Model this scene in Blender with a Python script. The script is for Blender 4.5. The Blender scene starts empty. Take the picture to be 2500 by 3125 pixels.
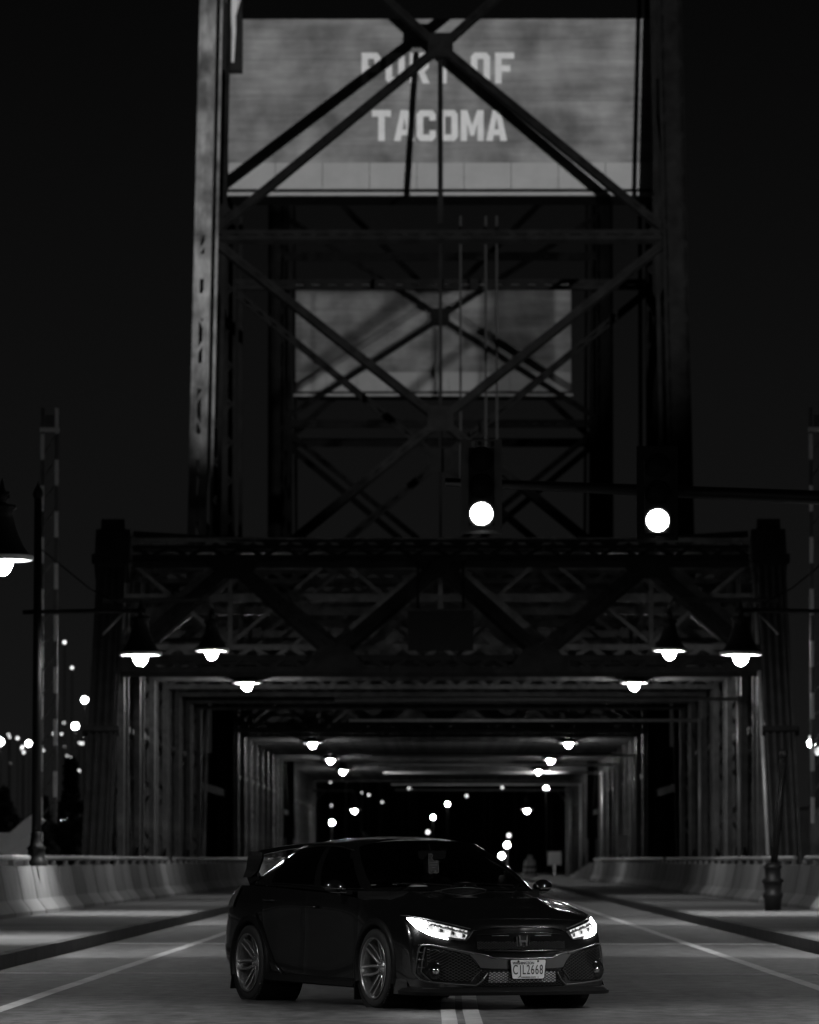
import bpy, bmesh, math, random
from mathutils import Vector, Matrix
from mathutils.bvhtree import BVHTree
R = math.radians
random.seed(7)
scene = bpy.context.scene
COL = scene.collection

# ------------------------------------------------------------------ camera, sky, exposure
cam_data = bpy.data.cameras.new("camera")
cam_data.lens = 150.0
cam_data.sensor_fit = 'HORIZONTAL'
cam_data.sensor_width = 24.0
cam_data.clip_start = 0.5
cam_data.clip_end = 9000
cam_data.dof.use_dof = True
cam_data.dof.focus_distance = 42.6
cam_data.dof.aperture_fstop = 4.0
cam_data.dof.aperture_blades = 0
cam = bpy.data.objects.new("camera", cam_data)
COL.objects.link(cam)
cam.location = (0, 0, 1.23)
cam.rotation_euler = (R(90 + 3.89), 0, R(0.348))
scene.camera = cam

world = bpy.data.worlds.new("World")
scene.world = world
world.use_nodes = True
wn = world.node_tree
wn.nodes.clear()
tcw = wn.nodes.new("ShaderNodeTexCoord")           # night sky: town glow low down, dark above, the same all round
sepw = wn.nodes.new("ShaderNodeSeparateXYZ")
rampw = wn.nodes.new("ShaderNodeValToRGB")
cr_ = rampw.color_ramp
cr_.elements[0].position, cr_.elements[0].color = 0.0, (0.0085, 0.0085, 0.0085, 1)
cr_.elements[1].position, cr_.elements[1].color = 0.6, (0.0014, 0.0014, 0.0014, 1)
e_ = cr_.elements.new(0.06)
e_.color = (0.0055, 0.0055, 0.0055, 1)
e_ = cr_.elements.new(0.17)
e_.color = (0.0021, 0.0021, 0.0021, 1)
bg = wn.nodes.new("ShaderNodeBackground")
bg.inputs["Strength"].default_value = 1.0
wo = wn.nodes.new("ShaderNodeOutputWorld")
wn.links.new(tcw.outputs["Generated"], sepw.inputs[0])
wn.links.new(sepw.outputs["Z"], rampw.inputs[0])
wn.links.new(rampw.outputs[0], bg.inputs[0])
wn.links.new(bg.outputs[0], wo.inputs[0])

vs = scene.view_settings
vs.view_transform = 'Standard'
vs.look = 'None'
vs.exposure = 0.0
vs.gamma = 1.0
vs.use_curve_mapping = False
cy = scene.cycles
cy.max_bounces = 6
cy.diffuse_bounces = 3
cy.glossy_bounces = 3
cy.transmission_bounces = 6
cy.transparent_max_bounces = 10
cy.sample_clamp_indirect = 4.0
cy.use_denoising = True
cy.caustics_reflective = False
cy.caustics_refractive = False

# ------------------------------------------------------------------ materials (black-and-white photograph: all neutral)
MATS = {}
def mat(name, v, rough=0.6, metal=0.0, var=0.0, scale=3.0, bump=0.0, bscale=30.0, stretch=(1, 1, 1), coat=0.0, spec=0.5, coord='Object', var2=0.0, scale2=0.6):
    if name in MATS:
        return MATS[name]
    m = bpy.data.materials.new(name)
    m.use_nodes = True
    nt = m.node_tree
    b = nt.nodes["Principled BSDF"]
    b.inputs["Base Color"].default_value = (v, v, v, 1)
    b.inputs["Roughness"].default_value = rough
    b.inputs["Metallic"].default_value = metal
    b.inputs["Coat Weight"].default_value = coat
    b.inputs["Coat Roughness"].default_value = 0.07
    b.inputs["Specular IOR Level"].default_value = spec
    if var or bump or var2:
        tc = nt.nodes.new("ShaderNodeTexCoord")
        mp = nt.nodes.new("ShaderNodeMapping")
        mp.inputs["Scale"].default_value = stretch
        nt.links.new(tc.outputs[coord], mp.inputs[0])
    if var or var2:
        n = nt.nodes.new("ShaderNodeTexNoise")
        n.inputs["Scale"].default_value = scale
        n.inputs["Detail"].default_value = 6
        n.inputs["Roughness"].default_value = 0.65
        nt.links.new(mp.outputs[0], n.inputs[0])
        cr = nt.nodes.new("ShaderNodeMapRange")
        cr.inputs[1].default_value = 0.3
        cr.inputs[2].default_value = 0.7
        cr.inputs[3].default_value = v * (1 - var)
        cr.inputs[4].default_value = v * (1 + var)
        nt.links.new(n.outputs[0], cr.inputs[0])
        out = cr.outputs[0]
        if var2:
            n2 = nt.nodes.new("ShaderNodeTexNoise")
            n2.inputs["Scale"].default_value = scale2
            n2.inputs["Detail"].default_value = 4
            nt.links.new(tc.outputs[coord], n2.inputs[0])
            c2 = nt.nodes.new("ShaderNodeMapRange")
            c2.inputs[1].default_value = 0.35
            c2.inputs[2].default_value = 0.65
            c2.inputs[3].default_value = 1 - var2
            c2.inputs[4].default_value = 1 + var2 * 0.5
            nt.links.new(n2.outputs[0], c2.inputs[0])
            mu = nt.nodes.new("ShaderNodeMath")
            mu.operation = 'MULTIPLY'
            nt.links.new(out, mu.inputs[0])
            nt.links.new(c2.outputs[0], mu.inputs[1])
            out = mu.outputs[0]
        nt.links.new(out, b.inputs["Base Color"])
    if bump:
        nb = nt.nodes.new("ShaderNodeTexNoise")
        nb.inputs["Scale"].default_value = bscale
        nb.inputs["Detail"].default_value = 4
        nt.links.new(mp.outputs[0], nb.inputs[0])
        bp = nt.nodes.new("ShaderNodeBump")
        bp.inputs["Strength"].default_value = bump
        bp.inputs["Distance"].default_value = 0.02
        nt.links.new(nb.outputs[0], bp.inputs["Height"])
        nt.links.new(bp.outputs[0], b.inputs["Normal"])
    MATS[name] = m
    return m

def emit(name, strength):
    if name in MATS:
        return MATS[name]
    m = bpy.data.materials.new(name)
    m.use_nodes = True
    nt = m.node_tree
    b = nt.nodes["Principled BSDF"]
    b.inputs["Base Color"].default_value = (0.8, 0.8, 0.8, 1)
    b.inputs["Emission Color"].default_value = (1, 1, 1, 1)
    b.inputs["Emission Strength"].default_value = strength
    MATS[name] = m
    return m

def glassmat(name, tint, rough=0.02):
    m = bpy.data.materials.new(name)
    m.use_nodes = True
    nt = m.node_tree
    nt.nodes.clear()
    o = nt.nodes.new("ShaderNodeOutputMaterial")
    mx = nt.nodes.new("ShaderNodeMixShader")
    tr = nt.nodes.new("ShaderNodeBsdfTransparent")
    tr.inputs[0].default_value = (tint, tint, tint, 1)
    gl = nt.nodes.new("ShaderNodeBsdfGlossy")
    gl.inputs["Roughness"].default_value = rough
    gl.inputs[0].default_value = (1, 1, 1, 1)
    fr = nt.nodes.new("ShaderNodeFresnel")
    fr.inputs[0].default_value = 1.45
    nt.links.new(fr.outputs[0], mx.inputs[0])
    nt.links.new(tr.outputs[0], mx.inputs[1])
    nt.links.new(gl.outputs[0], mx.inputs[2])
    nt.links.new(mx.outputs[0], o.inputs[0])
    MATS[name] = m
    return m

def road_material():
    m = bpy.data.materials.new("asphalt")
    m.use_nodes = True
    nt = m.node_tree
    N, Lk = nt.nodes.new, nt.links.new
    bs = nt.nodes["Principled BSDF"]
    tc = N("ShaderNodeTexCoord")
    def noise(sc, stretch, det, lo, hi, a0=0.35, a1=0.65):
        mp = N("ShaderNodeMapping")
        mp.inputs["Scale"].default_value = stretch
        Lk(tc.outputs["Object"], mp.inputs[0])
        n = N("ShaderNodeTexNoise")
        n.inputs["Scale"].default_value = sc
        n.inputs["Detail"].default_value = det
        n.inputs["Roughness"].default_value = 0.7
        Lk(mp.outputs[0], n.inputs[0])
        r = N("ShaderNodeMapRange")
        r.inputs[1].default_value, r.inputs[2].default_value, r.inputs[3].default_value, r.inputs[4].default_value = a0, a1, lo, hi
        Lk(n.outputs[0], r.inputs[0])
        return n.outputs[0], r.outputs[0]
    def mul(a, b):
        q = N("ShaderNodeMath")
        q.operation = 'MULTIPLY'
        Lk(a, q.inputs[0])
        if isinstance(b, float):
            q.inputs[1].default_value = b
        else:
            Lk(b, q.inputs[1])
        return q.outputs[0]
    h1, streak = noise(0.8, (0.3, 1.0, 1), 6, 0.6, 1.3)          # roller marks and patches across the lane
    h2, track = noise(1.0, (1.1, 0.03, 1), 3, 0.6, 1.2)             # wheel tracks along it
    h3, grain = noise(2.6, (1.6, 0.8, 1), 5, 0.25, 1.8, 0.36, 0.64)               # aggregate
    h4, patchy = noise(0.16, (1, 0.6, 1), 3, 0.75, 1.15)
    v = mul(mul(mul(mul(streak, track), grain), patchy), 0.062)
    Lk(v, bs.inputs["Base Color"])
    rr = N("ShaderNodeMapRange")
    rr.inputs[3].default_value, rr.inputs[4].default_value = 0.5, 0.85
    Lk(h1, rr.inputs[0])
    Lk(rr.outputs[0], bs.inputs["Roughness"])
    bp = N("ShaderNodeBump")
    bp.inputs["Strength"].default_value = 0.8
    bp.inputs["Distance"].default_value = 0.03
    Lk(h3, bp.inputs["Height"])
    Lk(bp.outputs[0], bs.inputs["Normal"])
    MATS["asphalt"] = m
    return m
M_road = road_material()
M_walk = mat("sidewalk concrete", 0.15, 0.85, var=0.2, scale=2.0, bump=0.2, bscale=20, var2=0.25, scale2=0.3)
M_kerb = mat("kerb stone", 0.065, 0.85, var=0.3, scale=2.0, bump=0.2)
M_line = mat("worn lane paint", 0.36, 0.6, var=0.3, scale=5.0, bump=0.2, var2=0.3, scale2=0.8)
M_conc = mat("barrier concrete", 0.2, 0.85, var=0.3, scale=1.6, bump=0.3, bscale=14, stretch=(1, 1, 0.25), var2=0.45, scale2=0.55, coord='Object')
M_steel = mat("bridge paint", 0.10, 0.55, spec=0.25, var=0.5, scale=2.5, bump=0.2, bscale=9, var2=0.35, scale2=0.4)
M_black = mat("silhouette bridge paint", 0.015, 0.7, spec=0.15, var=0.4, scale=2.5)  # portal silhouette: its lack of light is put into the colour
M_leg_lit = mat("floodlit leg paint", 0.30, 0.6, var=0.45, scale=2.2, stretch=(2.0, 1, 0.2), var2=0.6, scale2=0.8)  # pale patches stand in for floodlight and bracing shadows on one leg
M_brace = mat("bracing and shade paint", 0.012, 0.8, spec=0.05, var=0.4, scale=1.5)  # dark bracing; on the other legs shade is put into the colour
M_cw = mat("board marked concrete", 0.29, 0.9, var=0.22, scale=1.3, bump=0.4, bscale=4, stretch=(0.22, 1, 2.6), var2=0.5, scale2=0.5)
M_cwband = mat("pale painted band", 0.42, 0.8, var=0.08, scale=1.0)
M_letter = mat("white sign paint", 0.92, 0.7, var=0.1, scale=2.0)
M_iron = mat("cast iron paint", 0.009, 0.5, spec=0.25)
M_rim = mat("lamp rim enamel", 0.75, 0.5)
M_pipe = mat("galvanised pipe", 0.45, 0.45, metal=0.4, var=0.2, scale=4)
M_rail = mat("galvanised rail", 0.40, 0.5, metal=0.3, var=0.35, scale=3)
M_white = mat("white enamel", 0.75, 0.5, var=0.1, scale=2)
M_ground = mat("dark water and mud flat", 0.03, 0.5, var=0.4, scale=0.05)
M_leaf = mat("night foliage", 0.05, 0.8, var=0.4, scale=1.5)
M_bark = mat("bark", 0.06, 0.9, var=0.3)
M_wall = mat("warehouse wall", 0.25, 0.8, var=0.2, scale=0.3)
M_roofm = mat("warehouse roof", 0.12, 0.8, var=0.2, scale=0.3)
E_bowl = emit("lamp bowl glow", 480.0)
E_signal = emit("signal lens glow", 30.0)
E_far = emit("distant lamp glow", 60.0)
E_dim = emit("dim distant lamp glow", 2.2)

# ------------------------------------------------------------------ mesh helpers
class MB:
    def __init__(s):
        s.v = []
        s.f = []
    def quadbox(s, P):
        n = len(s.v)
        s.v += [tuple(p) for p in P]
        s.f += [(n, n+3, n+2, n+1), (n+4, n+5, n+6, n+7), (n, n+1, n+5, n+4), (n+1, n+2, n+6, n+5), (n+2, n+3, n+7, n+6), (n+3, n, n+4, n+7)]
        return s
    def box(s, x0, x1, y0, y1, z0, z1):
        return s.quadbox([(x0, y0, z0), (x1, y0, z0), (x1, y1, z0), (x0, y1, z0), (x0, y0, z1), (x1, y0, z1), (x1, y1, z1), (x0, y1, z1)])
    def beam(s, p0, p1, w, h, side=None, shift=(0, 0)):
        p0, p1 = Vector(p0), Vector(p1)
        d = (p1 - p0).normalized()
        u = Vector(side) if side is not None else (Vector((0, 0, 1)) if abs(d.z) < 0.9 else Vector((0, 1, 0)))
        a = d.cross(u).normalized()
        b = a.cross(d).normalized()
        o = a * shift[0] + b * shift[1]
        P = []
        for q in (p0, p1):
            for sa, sb in ((-1, -1), (1, -1), (1, 1), (-1, 1)):
                P.append(q + o + a * sa * w / 2 + b * sb * h / 2)
        return s.quadbox(P)
    def laced(s, p0, p1, w, h, side, pitch=0.5, t=0.05, faces=(1, -1)):
        """two channels kept apart by zigzag lacing bars"""
        p0, p1 = Vector(p0), Vector(p1)
        d = (p1 - p0)
        L = d.length
        d.normalize()
        a = d.cross(Vector(side)).normalized()
        b = a.cross(d).normalized()
        for sa in (-1, 1):
            c = a * sa * (w / 2 - t / 2)
            s.beam(p0 + c, p1 + c, t, h, side)
            for sb in (-1, 1):
                c2 = a * sa * (w / 2 - t - 0.045) + b * sb * (h / 2 - 0.015)
                s.beam(p0 + c2, p1 + c2, 0.09, 0.03, side)
        n = max(2, int(round(L / pitch)))
        for fb in faces:
            off = b * fb * (h / 2 + 0.004)
            for i in range(n):
                sa = 1 if i % 2 else -1
                q0 = p0 + d * (L * i / n) + a * sa * (w / 2 - 0.05) + off
                q1 = p0 + d * (L * (i + 1) / n) - a * sa * (w / 2 - 0.05) + off
                s.beam(q0, q1, 0.11, 0.016, b)
        return s
    def tube(s, pts, r, n=8, cap=True, radii=None):
        pts = [Vector(p) for p in pts]
        base = len(s.v)
        prev = None
        for i, p in enumerate(pts):
            d = (pts[min(i+1, len(pts)-1)] - pts[max(i-1, 0)]).normalized()
            u = Vector((0, 0, 1)) if abs(d.z) < 0.95 else Vector((1, 0, 0))
            if prev is not None:
                u = prev
            a = d.cross(u).normalized()
            b = a.cross(d).normalized()
            prev = b
            rr = radii[i] if radii else r
            for k in range(n):
                t = 2 * math.pi * k / n
                s.v.append(tuple(p + (a * math.cos(t) + b * math.sin(t)) * rr))
        for i in range(len(pts) - 1):
            for k in range(n):
                k2 = (k + 1) % n
                s.f.append((base+i*n+k, base+i*n+k2, base+(i+1)*n+k2, base+(i+1)*n+k))
        if cap:
            s.f.append(tuple(base + k for k in range(n))[::-1])
            e = base + (len(pts)-1) * n
            s.f.append(tuple(e + k for k in range(n)))
        return s
    def lathe(s, prof, n=24, c=(0, 0, 0), axis='z'):
        base = len(s.v)
        for (r, h) in prof:
            for k in range(n):
                t = 2 * math.pi * k / n
                x, y = r * math.cos(t), r * math.sin(t)
                p = (x, y, h) if axis == 'z' else ((x, h, y) if axis == 'y' else (h, x, y))
                s.v.append((p[0]+c[0], p[1]+c[1], p[2]+c[2]))
        for i in range(len(prof)-1):
            for k in range(n):
                k2 = (k+1) % n
                s.f.append((base+i*n+k, base+i*n+k2, base+(i+1)*n+k2, base+(i+1)*n+k))
        return s
    def prism(s, poly, axis, d0, d1):
        """poly of 2-D points; axis 'x': (y,z), 'y': (x,z), 'z': (x,y)"""
        def P(p, d):
            return (d, p[0], p[1]) if axis == 'x' else ((p[0], d, p[1]) if axis == 'y' else (p[0], p[1], d))
        n, k = len(s.v), len(poly)
        s.v += [P(p, d0) for p in poly] + [P(p, d1) for p in poly]
        s.f.append(tuple(range(n, n+k)))
        s.f.append(tuple(range(n+2*k-1, n+k-1, -1)))
        for i in range(k):
            j = (i+1) % k
            s.f.append((n+i, n+k+i, n+k+j, n+j))
        return s
    def grid(s, rows, close=False):
        n = len(s.v)
        m = len(rows[0])
        for r in rows:
            s.v += [tuple(p) for p in r]
        for i in range(len(rows)-1):
            for j in range(m-1):
                s.f.append((n+i*m+j, n+i*m+j+1, n+(i+1)*m+j+1, n+(i+1)*m+j))
        return s

def chain_loc(o):
    v = Vector((0, 0, 0))
    while o is not None:
        v += o.location
        o = o.parent
    return v

def obj(name, mb, m, parent=None, smooth=False, local=False, fixn=True):
    me = bpy.data.meshes.new(name)
    V = mb.v
    if parent is not None and not local:
        l = chain_loc(parent)
        V = [(p[0]-l.x, p[1]-l.y, p[2]-l.z) for p in V]
    me.from_pydata([tuple(p) for p in V], [], mb.f)
    if fixn:
        b = bmesh.new()
        b.from_mesh(me)
        bmesh.ops.recalc_face_normals(b, faces=b.faces)
        b.to_mesh(me)
        b.free()
    if smooth:
        for p in me.polygons:
            p.use_smooth = True
    me.materials.append(m)
    o = bpy.data.objects.new(name, me)
    COL.objects.link(o)
    o.parent = parent
    return o

def thing(name, label, cat, loc=(0, 0, 0), rz=0.0, group=None):
    o = bpy.data.objects.new(name, None)
    o.empty_display_size = 0.2
    COL.objects.link(o)
    o.location = loc
    o.rotation_euler = (0, 0, rz)
    o["label"] = label
    o["category"] = cat
    if group:
        o["group"] = group
    return o

def tag(o, label, cat, group=None):
    o["label"] = label
    o["category"] = cat
    if group:
        o["group"] = group
    return o

def struct(o):
    o["kind"] = "structure"
    return o

def clone(o, parent=None):
    c = o.copy()
    COL.objects.link(c)
    c.parent = parent
    return c

def clone_tree(root, loc, rz=None, label=None):
    kids = {}
    for q in list(bpy.data.objects):
        if q.parent is not None:
            kids.setdefault(q.parent.name, []).append(q)
    def rec(o, p):
        c = clone(o, p)
        for ch in kids.get(o.name, []):
            rec(ch, c)
        return c
    c = rec(root, None)
    c.location = loc
    if rz is not None:
        c.rotation_euler = (0, 0, rz)
    if label:
        c["label"] = label
    return c

def lerp(a, b, t):
    return a + (b - a) * t

def textmesh(name, body, size, m, parent, M, extrude=0.001, sx=1.0, align='CENTER'):
    cu = bpy.data.curves.new(name, 'FONT')
    cu.body = body
    cu.size = size
    cu.align_x = align
    cu.align_y = 'CENTER'
    cu.extrude = extrude
    t = bpy.data.objects.new(name, cu)
    COL.objects.link(t)
    bpy.context.view_layer.update()
    me = bpy.data.meshes.new_from_object(t.evaluated_get(bpy.context.evaluated_depsgraph_get()))
    bpy.data.objects.remove(t)
    bpy.data.curves.remove(cu)
    me.transform(M @ Matrix.Diagonal((sx, 1, 1, 1)))
    me.materials.clear()
    me.materials.append(m)
    o = bpy.data.objects.new(name, me)
    COL.objects.link(o)
    o.parent = parent
    return o
# ------------------------------------------------------------------ ground, road, sidewalks
mb = MB().box(-4000, 4000, -300, 7000, -9.4, -9.0)
struct(obj("ground", mb, M_ground))
Y0, Y1 = -12.0, 420.0
KX, SX = 4.95, 8.0
mb = MB()
rows = []
for i in range(0, 49):
    y = lerp(Y0, Y1, i / 48)
    rows.append([(-KX, y, 0), (-2, y, 0.0), (0, y, 0.0), (2, y, 0.0), (KX, y, 0)])
mb.grid(rows)
road = struct(obj("road", mb, M_road))
for sgn, nm in ((-1, "sidewalk_left"), (1, "sidewalk_right")):
    mb = MB().box(min(sgn*(KX+0.16), sgn*9.6), max(sgn*(KX+0.16), sgn*9.6), Y0, Y1, -0.3, 0.16)
    sw = struct(obj(nm, mb, M_walk))
    y = 24.0
    k0 = None
    while y < 330:                          # kerb stones, 3 m each
        if k0 is None:
            m2 = MB().box(min(sgn*KX, sgn*(KX+0.158)), max(sgn*KX, sgn*(KX+0.158)), -1.492, 1.492, -0.2, 0.163)
            k0 = obj("kerb_stone", m2, M_kerb, sw, local=True)
            k = k0
        else:
            k = clone(k0, sw)
        k.location = (0, y + 1.5, random.uniform(-0.004, 0.004))
        y += 3.0
mb = MB().box(-10.2, 10.2, Y0, Y1, -1.6, -0.31)
struct(obj("bridge_deck", mb, M_steel))
for nm, x0, x1 in (("edge_line", -3.70, -3.56), ("edge_line", 3.56, 3.70), ("centre_line", 0.005, 0.125), ("centre_line", 0.185, 0.315)):
    mb = MB()
    rows = []
    for i in range(120):
        y = 16 + i * 2.6
        j = 0.006 * math.sin(i * 1.7 + x0)
        rows.append([(x0 + j, y, 0.004), (x1 + j, y, 0.004)])
    mb.grid(rows)
    obj(nm, mb, M_line, road)
for yj in (36.2, 55.6, 75.4, 95.2, 115.0):
    mb = MB()
    mb.beam((-KX, yj + 0.35, 0.003), (KX, yj - 0.25, 0.003), 0.05, 0.006, (0, 0, 1))
    obj("expansion_joint", mb, M_pipe, road)

rows = []
rh = random.Random(4)
for i in range(13):
    y = 760 + i*14
    rows.append([(x_, y, -9 + 32*math.exp(-(x_/62.0)**4)*math.sin(math.pi*0.5*min(1, i/4)) + rh.uniform(-1.2, 1.2)) for x_ in range(-110, 111, 5)])
struct(obj("backdrop_hill", MB().grid(rows), mat("dark backdrop bluff", 0.02, 0.9, var=0.5, scale=0.1)))  # added mound, blocks the sky glow behind the bridge end

# ------------------------------------------------------------------ concrete barriers with a rail on top
def barrier(sgn, nm_label):
    root = thing("barrier_wall", nm_label, "barrier", (sgn*7.9, 20, 0.16))
    prof = [(0.0, 0.0), (0.0, 0.08), (0.17, 0.30), (0.30, 0.95), (0.62, 0.95), (0.62, 0.0)]
    p0 = None
    r0 = None
    rng = random.Random(3 if sgn > 0 else 5)
    y = 20.0
    while y < 278:
        L = 3.6
        tint = rng.choice((0, 0, 1, 2))
        key = tint
        if p0 is None:
            p0 = {}
        if key not in p0:
            m2 = MB()
            ch = 0.02
            rows = []
            for yy, ins in ((0.0, 0.02), (0.02, 0.0), (L - 0.09, 0.0), (L - 0.06, 0.03)):
                rows.append([(sgn*(a + (ins if a < 0.4 else 0)), yy, b - (ins if b > 0.9 else 0)) for a, b in prof])
            m2.grid(rows)
            for side in (0, 3):
                base = side * len(prof)
                m2.f.append(tuple(base + k for k in range(len(prof))))
            mt = (M_conc, mat("pale barrier concrete", 0.26, 0.85, var=0.25, scale=1.6, bump=0.3, bscale=14, stretch=(1, 1, 0.25), var2=0.3, scale2=0.5),
                  mat("stained barrier concrete", 0.12, 0.85, var=0.4, scale=1.6, bump=0.3, bscale=14, stretch=(1, 1, 0.25), var2=0.4, scale2=0.5))[tint]
            p0[key] = obj("panel", m2, mt, root, local=True)
            o = p0[key]
        else:
            o = clone(p0[key], root)
        o.location = (rng.uniform(-0.012, 0.012), y - 20, rng.uniform(-0.008, 0.008))
        if r0 is None:
            m2 = MB().box(min(sgn*0.40, sgn*0.50), max(sgn*0.40, sgn*0.50), 0.0, 0.10, 0.95, 1.09)
            m2.box(min(sgn*0.36, sgn*0.54), max(sgn*0.36, sgn*0.54), -0.05, 0.15, 0.951, 0.97)
            r0 = obj("rail_post", m2, M_rail, root, local=True)
            r = r0
        else:
            r = clone(r0, root)
        r.location = (0, y - 20 + 0.4, 0)
        if rng.random() < 0.9:
            m3 = MB()
            m3.tube([(sgn*(7.9+0.45), y + 0.01, 0.16+1.115), (sgn*(7.9+0.45), y + L - 0.02, 0.16+1.115)], 0.055, 8)
            obj("rail", m3, M_rail, root, smooth=False)
        y += L
    m2 = MB()                                 # tapered end
    m2.quadbox([(sgn*7.9, 278, 0.16), (sgn*7.45, 300, 0.16), (sgn*7.9, 300, 0.16), (sgn*8.5, 278, 0.16),
                (sgn*8.15, 278, 1.11), (sgn*7.6, 300, 0.35), (sgn*7.9, 300, 0.35), (sgn*8.5, 278, 1.11)])
    obj("tapered_end", m2, M_conc, root)
barrier(-1, "concrete parapet with metal rail along the left sidewalk")
barrier(1, "concrete parapet with metal rail along the right sidewalk")

# ------------------------------------------------------------------ street lamps
def lamp_head(root, c, s=1.0, bowl=True):
    x, y, z = c                               # z = rim height
    prof = [(0.0, 1.12), (0.02, 1.06), (0.035, 0.98), (0.07, 0.90), (0.09, 0.86), (0.05, 0.80), (0.06, 0.76), (0.19, 0.735), (0.20, 0.69), (0.155, 0.66),
            (0.16, 0.56), (0.19, 0.44), (0.24, 0.30), (0.30, 0.17), (0.37, 0.07), (0.425, 0.035), (0.425, 0.03), (0.36, 0.05), (0.2, 0.3), (0.0, 0.4)]
    m = MB().lathe([(r*s, h*s) for r, h in prof], 28, (x, y, z))
    obj("lamp_shade", m, M_iron, root, smooth=True)
    m = MB().lathe([(0.428*s, 0.034*s), (0.44*s, 0.02*s), (0.44*s, -0.03*s), (0.425*s, -0.04*s), (0.16*s, -0.02*s), (0.16*s, 0.03*s), (0.40*s, 0.03*s), (0.428*s, 0.034*s)], 28, (x, y, z))
    obj("lamp_rim", m, M_rim, root, smooth=True)
    bp = [(0.155*math.cos(t)*s, -0.03*s - 0.22*math.sin(t)*s) for t in [i*math.pi/2/8 for i in range(9)]]
    bp = [(0.155*s, 0.0)] + bp
    m = MB().lathe(bp, 24, (x, y, z))
    obj("lamp_bowl", m, E_bowl, root, smooth=True)

def post_lamp(sgn, yy, label):
    px, lx = sgn*8.2, sgn*6.1
    root = thing("street_lamp", label, "street lamp", (px, yy, 1.11), group="bell-shaped street lamps before the bridge")
    m = MB().lathe([(0.24, 0), (0.24, 0.10), (0.19, 0.14), (0.17, 0.32), (0.20, 0.36), (0.14, 0.42), (0.115, 0.60), (0.12, 0.66), (0.08, 0.72)], 16, (px, yy, 1.11))
    obj("post_base", m, M_iron, root, smooth=True)
    m = MB().tube([(px, yy, 1.7), (px, yy, 8.6)], 0.09, 12, radii=[0.10, 0.075])
    obj("post", m, M_iron, root, smooth=True)
    m = MB().lathe([(0.0, 8.95), (0.03, 8.85), (0.09, 8.74), (0.11, 8.66), (0.08, 8.58)], 12, (px, yy, 0))
    obj("finial", m, M_iron, root, smooth=True)
    m = MB()
    m.tube([(px + sgn*0.3, yy, 6.26), (px, yy, 6.27), (lx - sgn*0.1, yy, 6.30), (lx, yy, 6.26)], 0.045, 8)
    obj("arm", m, M_iron, root, smooth=True)
    m = MB()
    m.tube([(px, yy, 7.6), (lerp(px, lx, 0.5), yy, 6.75), (lx + sgn*0.25, yy, 6.32)], 0.016, 6)
    obj("stay_rod", m, M_iron, root)
    lamp_head(root, (lx, yy, 5.42))
    ld = bpy.data.lights.new("reflector_beam", 'SPOT')          # the shade's reflector throws a pool of light
    ld.energy = 1080
    ld.spot_size = R(112)
    ld.spot_blend = 0.35
    ld.shadow_soft_size = 0.12
    lo = bpy.data.objects.new("reflector_beam", ld)
    COL.objects.link(lo)
    lo.parent = root
    lo.location = Vector((lx, yy, 5.42 - 0.32)) - Vector(root.location)
    return root
post_lamp(-1, 71, "black bell-shaped street lamp cut off by the left edge, large")
post_lamp(-1, 104, "black street lamp on tall post at left, arm reaching in front of dark portal")
post_lamp(1, 104, "black street lamp hanging at right before the ribbed portal post")
post_lamp(1, 71, "black street lamp beyond the right edge, over the right sidewalk")
for yy, wo_ in ((40, "level with the car"), (10, "just ahead of the camera"), (-20, "behind the camera")):
    post_lamp(-1, yy, "black bell street lamp outside the left edge, " + wo_)
    post_lamp(1, yy, "black bell street lamp outside the right edge, " + wo_)

ORD = ["nearest", "second", "third", "fourth", "fifth", "sixth", "seventh"]
def truss_lamp(sgn, yy, label, lx=5.75, z=6.5, s=1.0):
    root = thing("hanging_lamp", label, "street lamp", (sgn*8.5, yy, 6.3), group="lamps hung inside the bridge trusses")
    m = MB()
    m.tube([(sgn*8.5, yy + 0.1, z + 1.25), (sgn*(lx + 0.1), yy + 0.1, z + 1.25), (sgn*lx, yy, z + 1.05)], 0.06, 8)
    obj("arm", m, M_steel, root, smooth=True)
    m = MB()
    m.tube([(sgn*8.5, yy + 0.1, z + 0.4), (sgn*7.7, yy + 0.1, z + 1.22)], 0.04, 6)
    obj("knee_brace", m, M_steel, root)
    lamp_head(root, (sgn*lx, yy, z), s)
YL = [128.5, 152.1, 230.3, 267.8, 301.3, 341.3]
for i, yy in enumerate(YL):
    for sgn, sd in ((-1, "left"), (1, "right")):
        truss_lamp(sgn, yy, "%s lamp of the row hanging inside the bridge at %s" % (ORD[i], sd), z=6.5 if yy < 320 else 4.6)

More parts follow.
